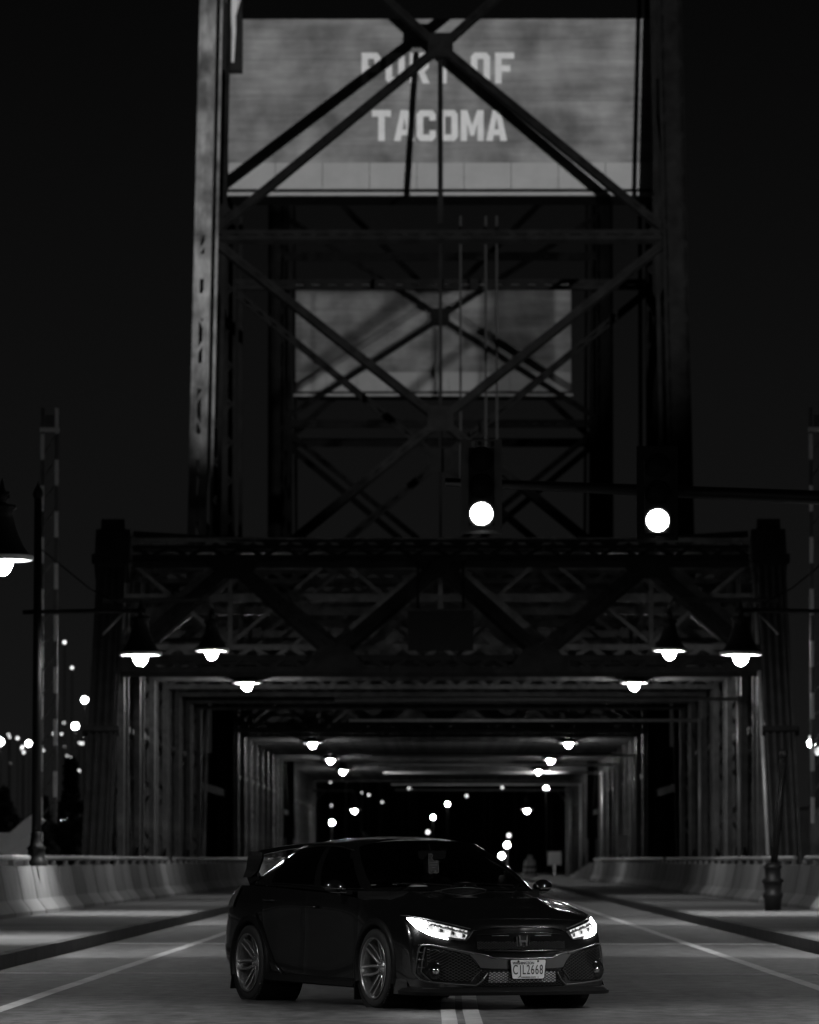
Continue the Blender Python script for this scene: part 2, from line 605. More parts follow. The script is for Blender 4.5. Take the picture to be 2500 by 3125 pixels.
# ------------------------------------------------------------------ truss spans
TX = 8.9
ZT = 9.75
def span(root, ys, first_portal):
    n = len(ys)
    # chords
    for sgn in (-1, 1):
        for i in range(n-1):
            m = MB()
            m.laced((sgn*TX, ys[i], ZT), (sgn*TX, ys[i+1], ZT), 0.6, 0.5, (0, 0, 1), 0.6, 0.06, faces=(-1,))
            m.box(sgn*TX - 0.36, sgn*TX + 0.36, ys[i], ys[i+1], ZT+0.26, ZT+0.30)
            obj("top_chord", m, M_steel, root)
        m = MB().box(sgn*TX - 0.3, sgn*TX + 0.3, ys[0], ys[-1], -0.6, 0.155)
        obj("bottom_chord", m, M_steel, root)
    # verticals, one mesh shared
    vm = MB().laced((0, 0, 0.17), (0, 0, ZT - 0.26), 0.76, 0.46, (0, 1, 0), 0.8, 0.08, faces=(1,))
    v0 = None
    for i, y in enumerate(ys):
        for sgn in (-1, 1):
            if v0 is None:
                v0 = obj("vertical_post", vm, M_steel, root, local=True)
                o = v0
            else:
                o = clone(v0, root)
            o.location = Vector((sgn*TX, y, 0)) - root.location
    sm = MB().laced((0, 0, 0.17), (0, 0, ZT - 0.26), 0.34, 0.3, (0, 1, 0), 0.4, 0.05)
    s0 = None
    for i in range(n-1):                      # lighter sub-posts halfway along each panel
        for sgn in (-1, 1):
            if s0 is None:
                s0 = obj("sub_post", sm, M_steel, root, local=True)
                o = s0
            else:
                o = clone(s0, root)
            o.location = Vector((sgn*(TX - 0.1), (ys[i]+ys[i+1])/2, 0)) - root.location
    # diagonals + gussets
    for sgn in (-1, 1):
        for i in range(n-1):
            a, b = (0.4, ZT-0.3) if i % 2 else (ZT-0.3, 0.4)
            m = MB().laced((sgn*TX, ys[i], a), (sgn*TX, ys[i+1], b), 0.34, 0.4, (1, 0, 0), 0.45, 0.04)
            obj("diagonal", m, M_steel, root)
            m = MB().laced((sgn*TX, ys[i]+0.4, 4.9), (sgn*TX, ys[i+1]-0.4, 4.9), 0.2, 0.25, (1, 0, 0), 0.5, 0.03)
            obj("side_strut", m, M_steel, root)
            m = MB()
            yy = ys[i] if i % 2 else ys[i+1]
            m.box(sgn*TX - 0.33, sgn*TX - 0.31, yy-0.75, yy+0.75, 0.17, 1.6)
            m.box(sgn*TX + 0.31, sgn*TX + 0.33, yy-0.75, yy+0.75, 0.17, 1.6)
            obj("gusset_plate", m, M_steel, root)
    # sway frames and top laterals
    proto = None
    for i, y in enumerate(ys):
        if i == 0 and first_portal:
            pass
        fr = bpy.data.objects.new("sway_frame", None)
        COL.objects.link(fr)
        fr.parent = root
        fr.location = Vector((0, y, 0)) - root.location
        if proto is None:
            proto = []
            W = TX - 0.3
            m = MB().laced((-W, 0, ZT - 0.05), (W, 0, ZT - 0.05), 0.42, 0.35, (0, 1, 0), 0.5, 0.04)
            proto.append(obj("top_strut", m, M_steel, fr, local=True))
            m = MB().laced((-W, 0, 6.8), (W, 0, 6.8), 0.46, 0.32, (0, 1, 0), 0.5, 0.05)
            proto.append(obj("bottom_strut", m, M_steel, fr, local=True))
            xs = [-W, -W*0.66, -W*0.33, 0, W*0.33, W*0.66, W]
            for k in range(6):
                z0, z1 = (7.05, ZT-0.3) if k % 2 == 0 else (ZT-0.3, 7.05)
                m = MB().laced((xs[k], 0, z0), (xs[k+1], 0, z1), 0.24, 0.2, (0, 1, 0), 0.4, 0.03)
                proto.append(obj("brace", m, M_steel, fr, local=True))
                m = MB().beam((xs[k], 0.12, z1), (xs[k+1], 0.12, z0), 0.10, 0.08, (0, 1, 0))
                proto.append(obj("counter_brace", m, M_steel, fr, local=True))
            m = MB().laced((-W, 0.1, 8.3), (W, 0.1, 8.3), 0.22, 0.16, (0, 1, 0), 0.35, 0.03)
            proto.append(obj("middle_strut", m, M_steel, fr, local=True))
            for k in (1, 3, 5):
                m = MB().beam((xs[k], -0.12, 7.0), (xs[k], -0.12, ZT-0.25), 0.12, 0.08, (0, 1, 0))
                proto.append(obj("hanger", m, M_steel, fr, local=True))
        else:
            for q in proto:
                clone(q, fr)
        if i % 3 == 1:
            m = MB().tube([(-3.0, y - 0.32, 5.78), (8.42, y - 0.32, 5.78)], 0.055, 8)
            obj("cross_conduit", m, M_pipe, fr, smooth=True)
            m = MB().tube([(8.45, y - 0.36, 5.85), (8.45, y - 0.36, 0.3)], 0.06, 8)
            obj("down_conduit", m, M_pipe, fr, smooth=True)
        if i < n-1:
            for a, b in ((-1, 1), (1, -1)):
                m = MB().laced((a*(TX-0.4), y, ZT + (0.1 if a > 0 else 0.22)), (b*(TX-0.4), ys[i+1], ZT + (0.1 if a > 0 else 0.22)), 0.22, 0.1, (0, 0, 1), 0.5, 0.03, faces=(-1,))
                obj("lateral_brace", m, M_steel, root)
            for xs_ in (-3.0, 3.0):
                m = MB().beam((xs_, y + 0.2, 7.3), (xs_, ys[i+1] - 0.2, 7.3), 0.10, 0.14)
                obj("walkway_stringer", m, M_steel, root)

rootA = thing("truss_span", "approach truss span with the dark portal, nearest to the car", "bridge span", (0, 131, 0), group="truss spans of the lift bridge")
ysA = [138 + 7.4*i for i in range(7)]
span(rootA, ysA, True)
rootL = thing("truss_span", "lift span between the two towers of the bridge", "bridge span", (0, 216, 0), group="truss spans of the lift bridge")
span(rootL, [216 + 7.5*i for i in range(9)], False)
rootF = thing("truss_span", "far truss span beyond the second tower, deep inside the tunnel of frames", "bridge span", (0, 302, 0), group="truss spans of the lift bridge")
span(rootF, [302 + 8*i for i in range(7)], False)

# portal of the near span, lying in the plane of the inclined end posts
PY0, PY1, PZ = 131.0, 138.0, 9.9
def PP(x, z, off=0.0):
    return Vector((x, lerp(PY0, PY1, z / PZ) - off, z))
pn = Vector((0, -(PZ), (PY1-PY0))).normalized()
for sgn in (-1, 1):
    m = MB()
    m.beam(PP(sgn*8.85, 0.1), PP(sgn*8.85, 10.22), 0.62, 0.7, pn)
    ep = obj("end_post", m, M_black, rootA)
    for k, xx in enumerate((-0.33, -0.14, 0.05, 0.24, 0.36)):
        m = MB()
        m.beam(PP(sgn*8.85 + xx, 0.1, 0.43), PP(sgn*8.85 + xx, 10.1, 0.43), 0.07, 0.12, pn)
        obj("rib", m, M_black if sgn < 0 else mat("faintly lit rib paint", 0.035, 0.6, var=0.4, scale=2.5, spec=0.2), ep)  # left ribs blacker than right: the difference in light is painted
    for zz in (0.9, 4.6, 9.3):
        m = MB()
        m.beam(PP(sgn*8.4, zz, 0.44), PP(sgn*9.36, zz, 0.44), 0.16, 0.24, pn)
        obj("band_plate", m, M_black, ep)
    m = MB()
    m.beam(PP(sgn*8.36, 9.4, 0.1), PP(sgn*9.28, 9.4, 0.1), 1.2, 0.8, pn)
    obj("corner_block", m, M_black, ep)
m = MB()
xs = [-8.3, -5.4, -4.6, 4.6, 5.4, 8.3]
zt = [9.98, 9.80, 9.78, 9.78, 9.80, 9.98]
for i in range(5):
    m.beam(PP(xs[i], zt[i]), PP(xs[i+1], zt[i+1]), 0.12, 0.25, pn)
obj("top_strut", m, M_black, rootA)
m = MB().laced(PP(-8.3, 9.48), PP(8.3, 9.48), 0.46, 0.14, pn, 0.5, 0.03, faces=(1,))
obj("top_lacing", m, M_black, rootA)
m = MB().beam(PP(-8.3, 9.20), PP(8.3, 9.20), 0.10, 0.25, pn)
obj("top_strut_lower", m, M_black, rootA)
m = MB().laced(PP(-8.4, 6.36), PP(8.4, 6.36), 0.58, 0.2, pn, 0.55, 0.10, faces=(1,))
obj("bottom_strut", m, M_black, rootA)
nodes = [(-8.35, 6.6), (-5.55, 9.15), (-2.8, 6.65), (0.0, 9.15), (2.65, 6.65), (5.55, 9.15), (8.35, 6.6)]
for i in range(6):
    a, b = nodes[i], nodes[i+1]
    m = MB().laced(PP(*a), PP(*b), 0.36, 0.25, pn, 0.45, 0.08, faces=(1,))
    obj("portal_brace", m, M_black, rootA)
for (x, z), r in zip(nodes, (0.8, 0.75, 0.7, 0.7, 0.7, 0.75, 0.8)):
    m = MB()
    zz = z - 0.1 if z < 8 else z + 0.05
    hw = r * 1.15
    P = [(-hw, -r*0.35), (hw, -r*0.35), (hw*0.45, r*0.55), (-hw*0.45, r*0.55)] if z < 8 else [(-hw, r*0.3), (hw, r*0.3), (hw*0.45, -r*0.6), (-hw*0.45, -r*0.6)]
    q = [PP(x + a, zz + b, 0.27) for a, b in P] + [PP(x + a, zz + b, 0.24) for a, b in P]
    m.quadbox(q)
    obj("gusset_plate", m, M_black, rootA)
m = MB().tube([PP(8.42, 0.9, 0.1), PP(8.42, 9.0, 0.1)], 0.06, 8)
obj("lit_flange_strip", m, M_pipe, rootA, smooth=True)  # pale pipe put in for the lit inner flange of the post

# dark sign box hung in the middle of the portal
sb = thing("sign_box", "dark rectangular sign box hung at the middle of the portal", "sign", (0.0, 133, 6.4))
m = MB().box(-0.86, 0.86, 134.2, 134.6, 6.72, 7.75)
bx = obj("housing", m, mat("sign housing", 0.006, 0.6, spec=0.1), sb)
m = MB().box(-0.89, 0.89, 133.9, 134.2, 7.75, 7.80)
obj("hood", m, M_iron, sb)
for xx in (-0.6, 0.6):
    m = MB().beam((xx, 134.45, 7.8), (xx, 136.6, 9.2), 0.07, 0.07)
    obj("hanger", m, M_iron, sb)

# ------------------------------------------------------------------ lift towers
def tower(yf0, yf1, yb, label, mirrored):
    """yf0 -> yf1 : foot and head of the inclined legs, yb : plane of the vertical legs"""
    root = thing("lift_tower", label, "bridge tower", (0, (yf0+yb)/2, 0), group="towers of the lift bridge")
    ZH = 42.0
    LX = 9.1
    def PF(x, z):
        return Vector((x, lerp(yf0, yf1, z / 36.0), z))
    def PB(x, z):
        return Vector((x, yb, z))
    fn = Vector((0, -36.0, (yf1-yf0))).normalized()
    for P, nn in ((PF, fn), (PB, Vector((0, -1, 0)))):
        for sgn in (-1, 1):
            m = MB()
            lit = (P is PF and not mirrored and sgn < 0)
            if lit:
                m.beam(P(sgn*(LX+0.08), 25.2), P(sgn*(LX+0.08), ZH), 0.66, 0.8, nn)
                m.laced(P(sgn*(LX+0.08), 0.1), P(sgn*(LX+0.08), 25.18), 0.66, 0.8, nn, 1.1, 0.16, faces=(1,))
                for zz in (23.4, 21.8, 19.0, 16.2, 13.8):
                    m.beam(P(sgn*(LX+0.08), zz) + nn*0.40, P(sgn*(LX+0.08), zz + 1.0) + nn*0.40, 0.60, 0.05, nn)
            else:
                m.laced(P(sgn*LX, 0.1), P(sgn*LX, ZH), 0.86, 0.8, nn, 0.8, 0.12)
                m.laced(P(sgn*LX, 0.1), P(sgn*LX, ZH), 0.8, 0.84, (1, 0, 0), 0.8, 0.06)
            lg = obj("leg", m, M_leg_lit if lit else M_brace, root)  # only the floodlit leg is pale; the others carry painted shade
            m = MB()
            m.beam(P(sgn*(LX-0.46), 0.1) + nn*0.3, P(sgn*(LX-0.46), ZH) + nn*0.3, 0.10, 0.24, nn)
            obj("flange", m, M_leg_lit if lit else M_brace, lg)
            m = MB()
            m.beam(P(sgn*(LX-0.72), 11.0) - nn*0.2, P(sgn*(LX-0.72), ZH) - nn*0.2, 0.16, 0.3, nn)
            obj("guide_rail", m, M_brace, lg)
        for za, zc, zb in ((10.6, 17.9, 25.0), (25.6, 33.2, 41.5)):
            if P is PB and za > 20:
                if not mirrored:
                    continue
                za, zc, zb = 25.6, 31.2, 36.8
            W = LX - 0.45
            for s1 in (-1, 1):
                for (z0, z1) in ((za, zc), (zb, zc)):
                    m = MB().laced(P(s1*W, z0), P(s1*0.3, z1 + (0.25 if z0 > z1 else -0.25)), 0.30, 0.3, nn, 0.7, 0.10)
                    obj("brace", m, M_brace, root)
            m = MB()
            q = []
            for o in (0.22, 0.19):
                q += [P(a, zc + b) + nn*o for a, b in ((-0.5, -0.5), (0.5, -0.5), (0.5, 0.5), (-0.5, 0.5))]
            m.quadbox(q)
            obj("gusset_plate", m, M_brace, root)
            m = MB().beam(P(0, za + 0.2), P(0, zc - 0.6), 0.2, 0.2, nn) if za > 20 else MB().beam(P(0, zc + 0.6), P(0, zb), 0.12, 0.12, nn)
            obj("hanger_post", m, M_brace, root)
        for z in (25.3, 10.4) + ((34.6,) if (P is PB and mirrored) else (41.5,)):
            m = MB().laced(P(-LX+0.4, z), P(LX-0.4, z), 0.42, 0.4, nn, 0.7, 0.08)
            obj("strut", m, M_brace if z > 11 else M_steel, root)
    for sgn in (-1, 1):                       # side bracing between inclined and vertical legs
        for za, zb in ((4, 14), (14, 24), (24, 34)):
            m = MB().beam(PF(sgn*LX, za), PB(sgn*LX, zb), 0.3, 0.3, (1, 0, 0))
            obj("side_brace", m, M_brace, root)
            m = MB().beam(PB(sgn*LX, za), PF(sgn*LX, za), 0.3, 0.3, (1, 0, 0))
            obj("side_strut", m, M_brace, root)
    # machinery floor at the head of the tower
    m = MB()
    m.box(-9.0, 9.0, min(yf1, yb)+0.5, max(yf1, yb)-0.5, 41.8, 42.4)
    obj("head_platform", m, M_brace, root)
    for sgn in (-1, 1):
        m = MB().lathe([(0.2, -0.35), (2.2, -0.35), (2.35, -0.3), (2.35, 0.3), (2.2, 0.35), (0.2, 0.35)], 32, (sgn*6.0, (yf1+yb)/2, 44.6), axis='x')
        obj("sheave_wheel", m, M_steel, root)
    return root
tower(187.0, 201.2, 213.5, "near lift tower with sloping front legs and crossed bracing", False)
tower(303.0, 291.5, 282.0, "far lift tower seen through the near tower", True)

def block_letter(ch):
    """outline (and holes) of octagonal block capitals on a 5 x 7 grid"""
    o = []
    if ch == 'O':
        return [[(0.9, 0), (4.1, 0), (5, 0.9), (5, 6.1), (4.1, 7), (0.9, 7), (0, 6.1), (0, 0.9)], [(1.7, 1.45), (1.7, 5.55), (3.3, 5.55), (3.3, 1.45)]]
    if ch == 'P':
        return [[(0, 0), (1.7, 0), (1.7, 2.5), (4.1, 2.5), (5, 3.4), (5, 6.1), (4.1, 7), (0, 7)], [(1.7, 3.9), (1.7, 5.6), (3.3, 5.6), (3.3, 3.9)]]
    if ch == 'R':
        return [[(0, 0), (1.7, 0), (1.7, 2.5), (2.2, 2.5), (3.4, 0), (5.2, 0), (3.9, 2.6), (5, 3.5), (5, 6.1), (4.1, 7), (0, 7)], [(1.7, 3.9), (1.7, 5.6), (3.3, 5.6), (3.3, 3.9)]]
    if ch == 'T':
        return [[(1.65, 0), (3.35, 0), (3.35, 5.5), (5, 5.5), (5, 7), (0, 7), (0, 5.5), (1.65, 5.5)]]
    if ch == 'F':
        return [[(0, 0), (1.7, 0), (1.7, 2.7), (4.0, 2.7), (4.0, 4.1), (1.7, 4.1), (1.7, 5.6), (5, 5.6), (5, 7), (0, 7)]]
    if ch == 'A':
        return [[(0, 0), (1.75, 0), (2.0, 1.3), (3.5, 1.3), (3.75, 0), (5.5, 0), (3.75, 7), (1.75, 7)], [(2.25, 2.6), (2.75, 5.2), (3.25, 2.6)]]
    if ch == 'C':
        return [[(0.9, 0), (4.1, 0), (5, 0.9), (5, 2.4), (3.3, 2.4), (3.3, 1.45), (1.7, 1.45), (1.7, 5.55), (3.3, 5.55), (3.3, 4.6), (5, 4.6), (5, 6.1), (4.1, 7), (0.9, 7), (0, 6.1), (0, 0.9)]]
    if ch == 'M':
        return [[(0, 0), (1.6, 0), (1.6, 3.9), (2.6, 1.2), (3.4, 1.2), (4.4, 3.9), (4.4, 0), (6.0, 0), (6.0, 7), (4.3, 7), (3.0, 3.6), (1.7, 7), (0, 7)]]
    return []
def letter_obj(ch, x, z, hgt, y, parent):
    cu = bpy.data.curves.new("letter", 'CURVE')
    cu.dimensions = '2D'
    cu.fill_mode = 'BOTH'
    cu.extrude = 0.012
    k = hgt / 7.0
    for loop in block_letter(ch):
        sp = cu.splines.new('POLY')
        sp.points.add(len(loop)-1)
        for i, p in enumerate(loop):
            sp.points[i].co = (p[0]*k*0.86, p[1]*k, 0, 1)
        sp.use_cyclic_u = True
    t = bpy.data.objects.new("letter", cu)
    COL.objects.link(t)
    bpy.context.view_layer.update()
    me = bpy.data.meshes.new_from_object(t.evaluated_get(bpy.context.evaluated_depsgraph_get()))
    bpy.data.objects.remove(t)
    l = chain_loc(parent)
    me.transform(Matrix.Translation(Vector((x, y, z)) - l) @ Matrix.Rotation(R(90), 4, 'X'))
    me.materials.clear()
    me.materials.append(M_letter)
    o = bpy.data.objects.new("letter", me)
    COL.objects.link(o)
    o.parent = parent

def counterweight(y0, y1, z0, z1, label, letters):
    W = 8.6 if letters else 7.7
    root = thing("counterweight", label, "counterweight", (0, y0, z0), group="concrete counterweights of the lift span")
    m = MB()
    zb = z0 + 1.35
    # board-marked lifts of concrete, one course after another
    k = 7
    rng = random.Random(11)
    for i in range(k):
        a, b = lerp(zb, z1, i/k), lerp(zb, z1, (i+1)/k)
        m = MB().box(-W, W, y0 + rng.uniform(0, 0.012), y1, a + 0.035, b)
        obj("concrete_course", m, M_cw, root)
    m = MB()
    m.box(-W + 0.05, W - 0.05, y0 + 0.05, y1 - 0.05, zb, z1 - 0.02)
    obj("core", m, M_cw, root)
    n = 9
    for i in range(n):
        a, b = lerp(-W, W, i/n), lerp(-W, W, (i+1)/n)
        m = MB().box(a + 0.01, b - 0.01, y0 - 0.03, y0 + 0.4, z0 + 0.28, zb - 0.005)
        obj("base_panel", m, M_cwband, root)
    m = MB().box(-W, W, y0 + 0.25, y1, z0 + 0.135, z0 + 0.28)
    obj("shadow_gap", m, M_brace, root)  # near-black underside: shade of the block put into the colour
    m = MB().box(-W - 0.1, W + 0.1, y0 - 0.12, y0 + 0.2, z0, z0 + 0.13)
    obj("bottom_beam", m, M_cwband, root)
    if letters:
        for word, zz, hgt, wide in (("PORT OF", z0 + 4.58, 1.26, 6.4), ("TACOMA", z0 + 2.23, 1.26, 5.55)):
            adv = []
            for ch in word:
                adv.append(3.2 if ch == ' ' else (6.9 if ch == 'M' else (6.2 if ch == 'A' else 6.0)))
            tot = sum(adv)
            k = wide / tot
            x = -wide/2 - 0.0
            for ch, ad in zip(word, adv):
                if ch != ' ':
                    letter_obj(ch, x, zz, hgt, y0 - 0.02, root)
                x += ad * k
    if not letters:
        root.location.x = -0.4
    return root
counterweight(206.0, 210.0, 28.08, 35.3, "huge lit concrete block reading PORT OF TACOMA in white letters", True)
counterweight(285.0, 289.0, 27.1, 33.4, "smaller dim concrete block seen between the far tower legs", False)
# suspended cables and dark gear round the blocks
for i, (x, z0, z1) in enumerate(((0.82, 16.5, 27.5), (1.85, 16.5, 27.5), (2.3, 16.5, 27.5))):
    m = MB().tube([(x, 208, z1), (x, 208, z0)], 0.05, 6)
    o = obj("hanging_cable", m, mat("greased cable", 0.035, 0.6))
    tag(o, ["leftmost of three cables hanging below the big block", "middle one of three cables hanging below the big block", "rightmost of three cables hanging below the big block"][i], "cable", "cables below the big block")
m = MB().box(-8.75, -8.0, 204.6, 205.6, 33.0, 36.2)
hs = thing("guide_box", "black gear box at the top left corner of the lettered block", "gear box", (-8.4, 205, 33.0))
obj("housing", m, M_black, hs)
m = MB().tube([(-8.35, 204.5, 35.9), (-8.35, 204.5, 35.2), (-8.33, 204.5, 34.6), (-8.37, 204.5, 33.3)], 0.1, 8, radii=[0.32, 0.12, 0.1, 0.06])
obj("rope_socket", m, M_white, hs)

# flood light that shows up the block: a port lighting mast off to the right of the bridge
fm = thing("flood_mast", "tall port lighting mast standing off the bridge to the right", "light mast", (14, 112, -9))
m = MB().tube([(14, 112, -9), (14, 112, 15)], 0.3, 10, radii=[0.4, 0.18])
obj("mast", m, M_pipe, fm)
m = MB().box(13.4, 14.6, 111.3, 111.9, 13.6, 14.4)
obj("flood_housing", m, M_iron, fm)
sp = bpy.data.lights.new("flood_light", 'SPOT')
sp.energy = 165000
sp.spot_size = R(21)
sp.spot_blend = 0.45
sp.shadow_soft_size = 0.25
spo = bpy.data.objects.new("flood_light", sp)
COL.objects.link(spo)
spo.location = (14.0, 112.3, 14.0)
spo.rotation_euler = (Vector((-2.6, 203, 30.3)) - Vector(spo.location)).to_track_quat('-Z', 'Y').to_euler()

# second flood light, on the roof of the lift span, for the far block
fl2 = thing("flood_light_unit", "small flood light on top of the lift span trusses", "flood light", (6.5, 236, 10.1))
m = MB().box(6.2, 6.8, 235.6, 236.0, 10.35, 10.8)
obj("housing", m, M_iron, fl2)
m = MB().tube([(6.5, 235.8, 9.9), (6.5, 235.8, 10.34)], 0.05, 6)
obj("stand", m, M_iron, fl2)
sp2 = bpy.data.lights.new("flood_beam", 'SPOT')
sp2.energy = 11000
sp2.spot_size = R(24)
sp2.spot_blend = 0.3
sp2.shadow_soft_size = 0.2
s2 = bpy.data.objects.new("flood_beam", sp2)
COL.objects.link(s2)
s2.location = (6.5, 236.3, 10.7)
s2.rotation_euler = (Vector((-0.5, 285, 31.5)) - Vector(s2.location)).to_track_quat('-Z', 'Y').to_euler()
# ------------------------------------------------------------------ traffic signals on a mast arm
ta = thing("signal_mast", "dark tapered signal arm reaching in from the right edge", "signal mast", (9.4, 68.6, 0.16))
m = MB().tube([(9.4, 68.6, 0.16), (9.4, 68.6, 6.6)], 0.16, 12, radii=[0.19, 0.14])
obj("pole", m, M_iron, ta, smooth=True)
m = MB().tube([(9.4, 68.6, 5.98), (5.0, 68.6, 6.09), (0.06, 68.6, 6.30)], 0.1, 12, radii=[0.12, 0.095, 0.055])
obj("arm", m, M_iron, ta, smooth=True)
m = MB().lathe([(0, 0), (0.3, 0), (0.3, 0.06), (0.24, 0.1), (0.2, 0.4), (0.17, 0.45)], 14, (9.4, 68.6, 0.16))
obj("pole_base", m, M_iron, ta, smooth=True)

M_sig = mat("signal black enamel", 0.007, 0.6, spec=0.2)
M_sigp = mat("signal backplate", 0.01, 0.6, spec=0.1)
M_sigl = mat("louvred pale backplate", 0.07, 0.55)
M_lens = mat("unlit signal lens", 0.008, 0.5, spec=0.1)
def signal(x, zc, label, pale):
    y = 68.0
    root = thing("traffic_signal", label, "traffic light", (x, y, zc - 0.15), group="traffic signals on the mast arm")
    m = MB().box(x-0.17, x+0.17, y+0.02, y+0.25, zc-0.16, zc+0.88)
    obj("housing", m, M_sig, root)
    m = MB()
    z1, z0 = zc + 1.0, zc - 0.26
    bw_ = 0.275
    m.box(x-bw_, x-0.172, y+0.08, y+0.10, z0, z1)
    m.box(x+0.172, x+bw_, y+0.08, y+0.10, z0, z1)
    if pale:
        m.box(x-0.171, x+0.171, y+0.08, y+0.10, zc+0.882, zc+0.90)
        m.box(x-0.171, x+0.171, y+0.08, y+0.10, z1-0.02, z1)
        for q in range(4):
            xx = lerp(-0.171, 0.171, (q+0.0)/4)
            m.box(x+xx, x+xx+0.04, y+0.08, y+0.10, zc+0.901, z1-0.021)
    else:
        m.box(x-0.171, x+0.171, y+0.08, y+0.10, zc+0.882, z1)
    m.box(x-0.171, x+0.171, y+0.08, y+0.10, z0, zc-0.162)
    obj("backplate", m, M_sigl if pale else M_sigp, root)
    for k in range(3):
        z = zc + 0.36*k
        ln = MB().lathe([(0.0, -0.03), (0.08, -0.022), (0.15, 0.0)], 24, (x, y, z), axis='y')
        L = obj("lens", ln, E_signal if k == 0 else M_lens, root, smooth=True)
        vz = MB()
        rows = []
        for t in range(-3, 14):
            an = R(t * 18.0)
            cx_, sz = 0.163*math.cos(an), 0.163*math.sin(an)
            dep = 0.2 if -1 < t < 11 else 0.06
            rows.append([(x+cx_, y+0.015, z+sz), (x+cx_, y - dep, z+sz)])
        vz.grid(rows)
        obj("visor", vz, mat("visor flat black", 0.004, 0.9, spec=0.0), root, smooth=True)
    m = MB().box(x-0.04, x+0.04, y+0.25, y+0.5, zc+0.5, zc+0.58)
    obj("bracket", m, M_sig, root)
signal(0.545, 5.83, "lit traffic signal at the left tip of the arm, with slotted pale backplate", True)
signal(2.89, 5.74, "lit traffic signal further right on the arm, with solid black backplate", False)

# ------------------------------------------------------------------ raised road gates beside the portal
M_stripe_d = mat("gate arm dark stripe", 0.05, 0.5)
M_stripe_w = mat("gate arm white stripe", 0.7, 0.5)
def gate(sgn, label):
    x0, y = sgn*9.35, 122.0
    if sgn > 0:
        x0 = 9.02
    root = thing("road_gate", label, "road gate", (x0, y, 0.16), group="raised road gates")
    m = MB().box(x0 - 0.9*sgn - 0.55, x0 - 0.9*sgn + 0.25, y-0.5, y+0.5, 0.16, 1.95) if False else MB().box(min(x0, x0+sgn*1.5), max(x0, x0+sgn*1.5), y-0.45, y+0.45, 0.16, 1.85)
    hx = sgn * 0.75
    m = MB().box(x0 + hx - 0.6, x0 + hx + 0.6, y-0.45, y+0.45, 0.16, 1.88)
    obj("machine_housing", m, M_white, root)
    m = MB().beam((x0 + sgn*1.1, y - 0.55, 1.45), (x0 + sgn*0.12, y - 0.55, 2.28), 0.10, 0.34, (0, 0, 1))
    obj("counter_arm", m, M_white, root)
    for s in (-1, 1):
        xx = x0 + s*0.17
        z = 2.1
        k = 0
        while z < 11.4:
            w = 0.085
            m = MB().beam((xx + 0.03*s*0 + (11.4-z)*0.0, y, z), (xx, y, z + 0.62), w, 0.1)
            obj("stripe_segment", m, (M_stripe_w if (k + (s > 0)) % 2 == 0 else M_stripe_d), root)
            z += 0.62
            k += 1
    m = MB()
    for k in range(16):
        z = 2.2 + 0.58*k
        m.beam((x0 - 0.17, y + 0.01, z), (x0 + 0.17, y + 0.01, z + 0.5), 0.03, 0.03)
    obj("web_bars", m, M_stripe_d, root)
    m = MB().box(x0-0.23, x0+0.23, y-0.08, y+0.08, 11.45, 11.55)
    obj("head_plate", m, M_stripe_w, root)
    m = MB().box(x0-0.10, x0+0.12, y-0.06, y+0.06, 11.551, 11.85)
    obj("tip_lamp", m, M_stripe_d, root)
gate(-1, "raised striped road gate left of the portal, white housing at its foot")
gate(1, "raised striped road gate at the right edge of the frame")

# ringed pole base standing on the right sidewalk
pb = thing("iron_pole", "black iron pole with ringed base before the right barrier", "pole", (7.05, 109, 0.16))
m = MB().lathe([(0.0, 0.0), (0.17, 0.0), (0.19, 0.25), (0.22, 0.30), (0.22, 0.36), (0.18, 0.40), (0.20, 0.58), (0.23, 0.60), (0.23, 0.66), (0.17, 0.70), (0.17, 0.88), (0.20, 0.90), (0.20, 0.95), (0.10, 1.02)], 16, (7.05, 109, 0.16))
obj("ringed_base", m, M_iron, pb, smooth=True)
m = MB().tube([(7.07, 109, 1.1), (7.3, 109, 3.4)], 0.08, 10)
obj("shaft", m, M_iron, pb, smooth=True)
m = MB().lathe([(0.0, 3.62), (0.06, 3.58), (0.10, 3.50), (0.09, 3.42), (0.0, 3.38)], 10, (7.3, 109, 0))
obj("cap", m, M_iron, pb, smooth=True)

# little signs and a barrel far down the right side
mk = thing("object_marker", "small white marker panel standing on the right barrier", "marker sign", (7.9, 222, 1.1))
m = MB().box(7.72, 8.08, 222.2, 222.23, 1.5, 2.3)
obj("panel", m, M_white, mk)
m = MB().box(7.86, 7.92, 222.24, 222.30, 1.1, 2.2)
obj("stake", m, M_rail, mk)
br = thing("traffic_barrel", "pale blurred barrel where the right barrier tapers out", "barrel", (5.75, 330, 0.16))
m = MB().lathe([(0.0, 0), (0.48, 0), (0.48, 0.12), (0.44, 0.14), (0.42, 0.75), (0.36, 1.2), (0.2, 1.28), (0.16, 1.55), (0, 1.56)], 18, (5.75, 330, 0.0))
obj("drum", m, mat("barrel plastic", 0.6, 0.5), br, smooth=True)
for z in (0.35, 0.7):
    m = MB().lathe([(0.445, z), (0.45, z+0.02), (0.445, z+0.14), (0.43, z+0.16)], 18, (5.75, 330, 0.0))
    obj("stripe_band", m, M_stripe_d, br, smooth=True)
dv = thing("route_sign", "pale sign blurred behind the barrel at right", "sign", (7.6, 345, 0.16))
m = MB().box(7.2, 8.1, 345, 345.03, 0.9, 1.8)
obj("panel", m, mat('dull sign back', 0.1, 0.5), dv)
m = MB().box(7.6, 7.7, 345.04, 345.12, 0.0, 1.7)
obj("stake", m, M_rail, dv)

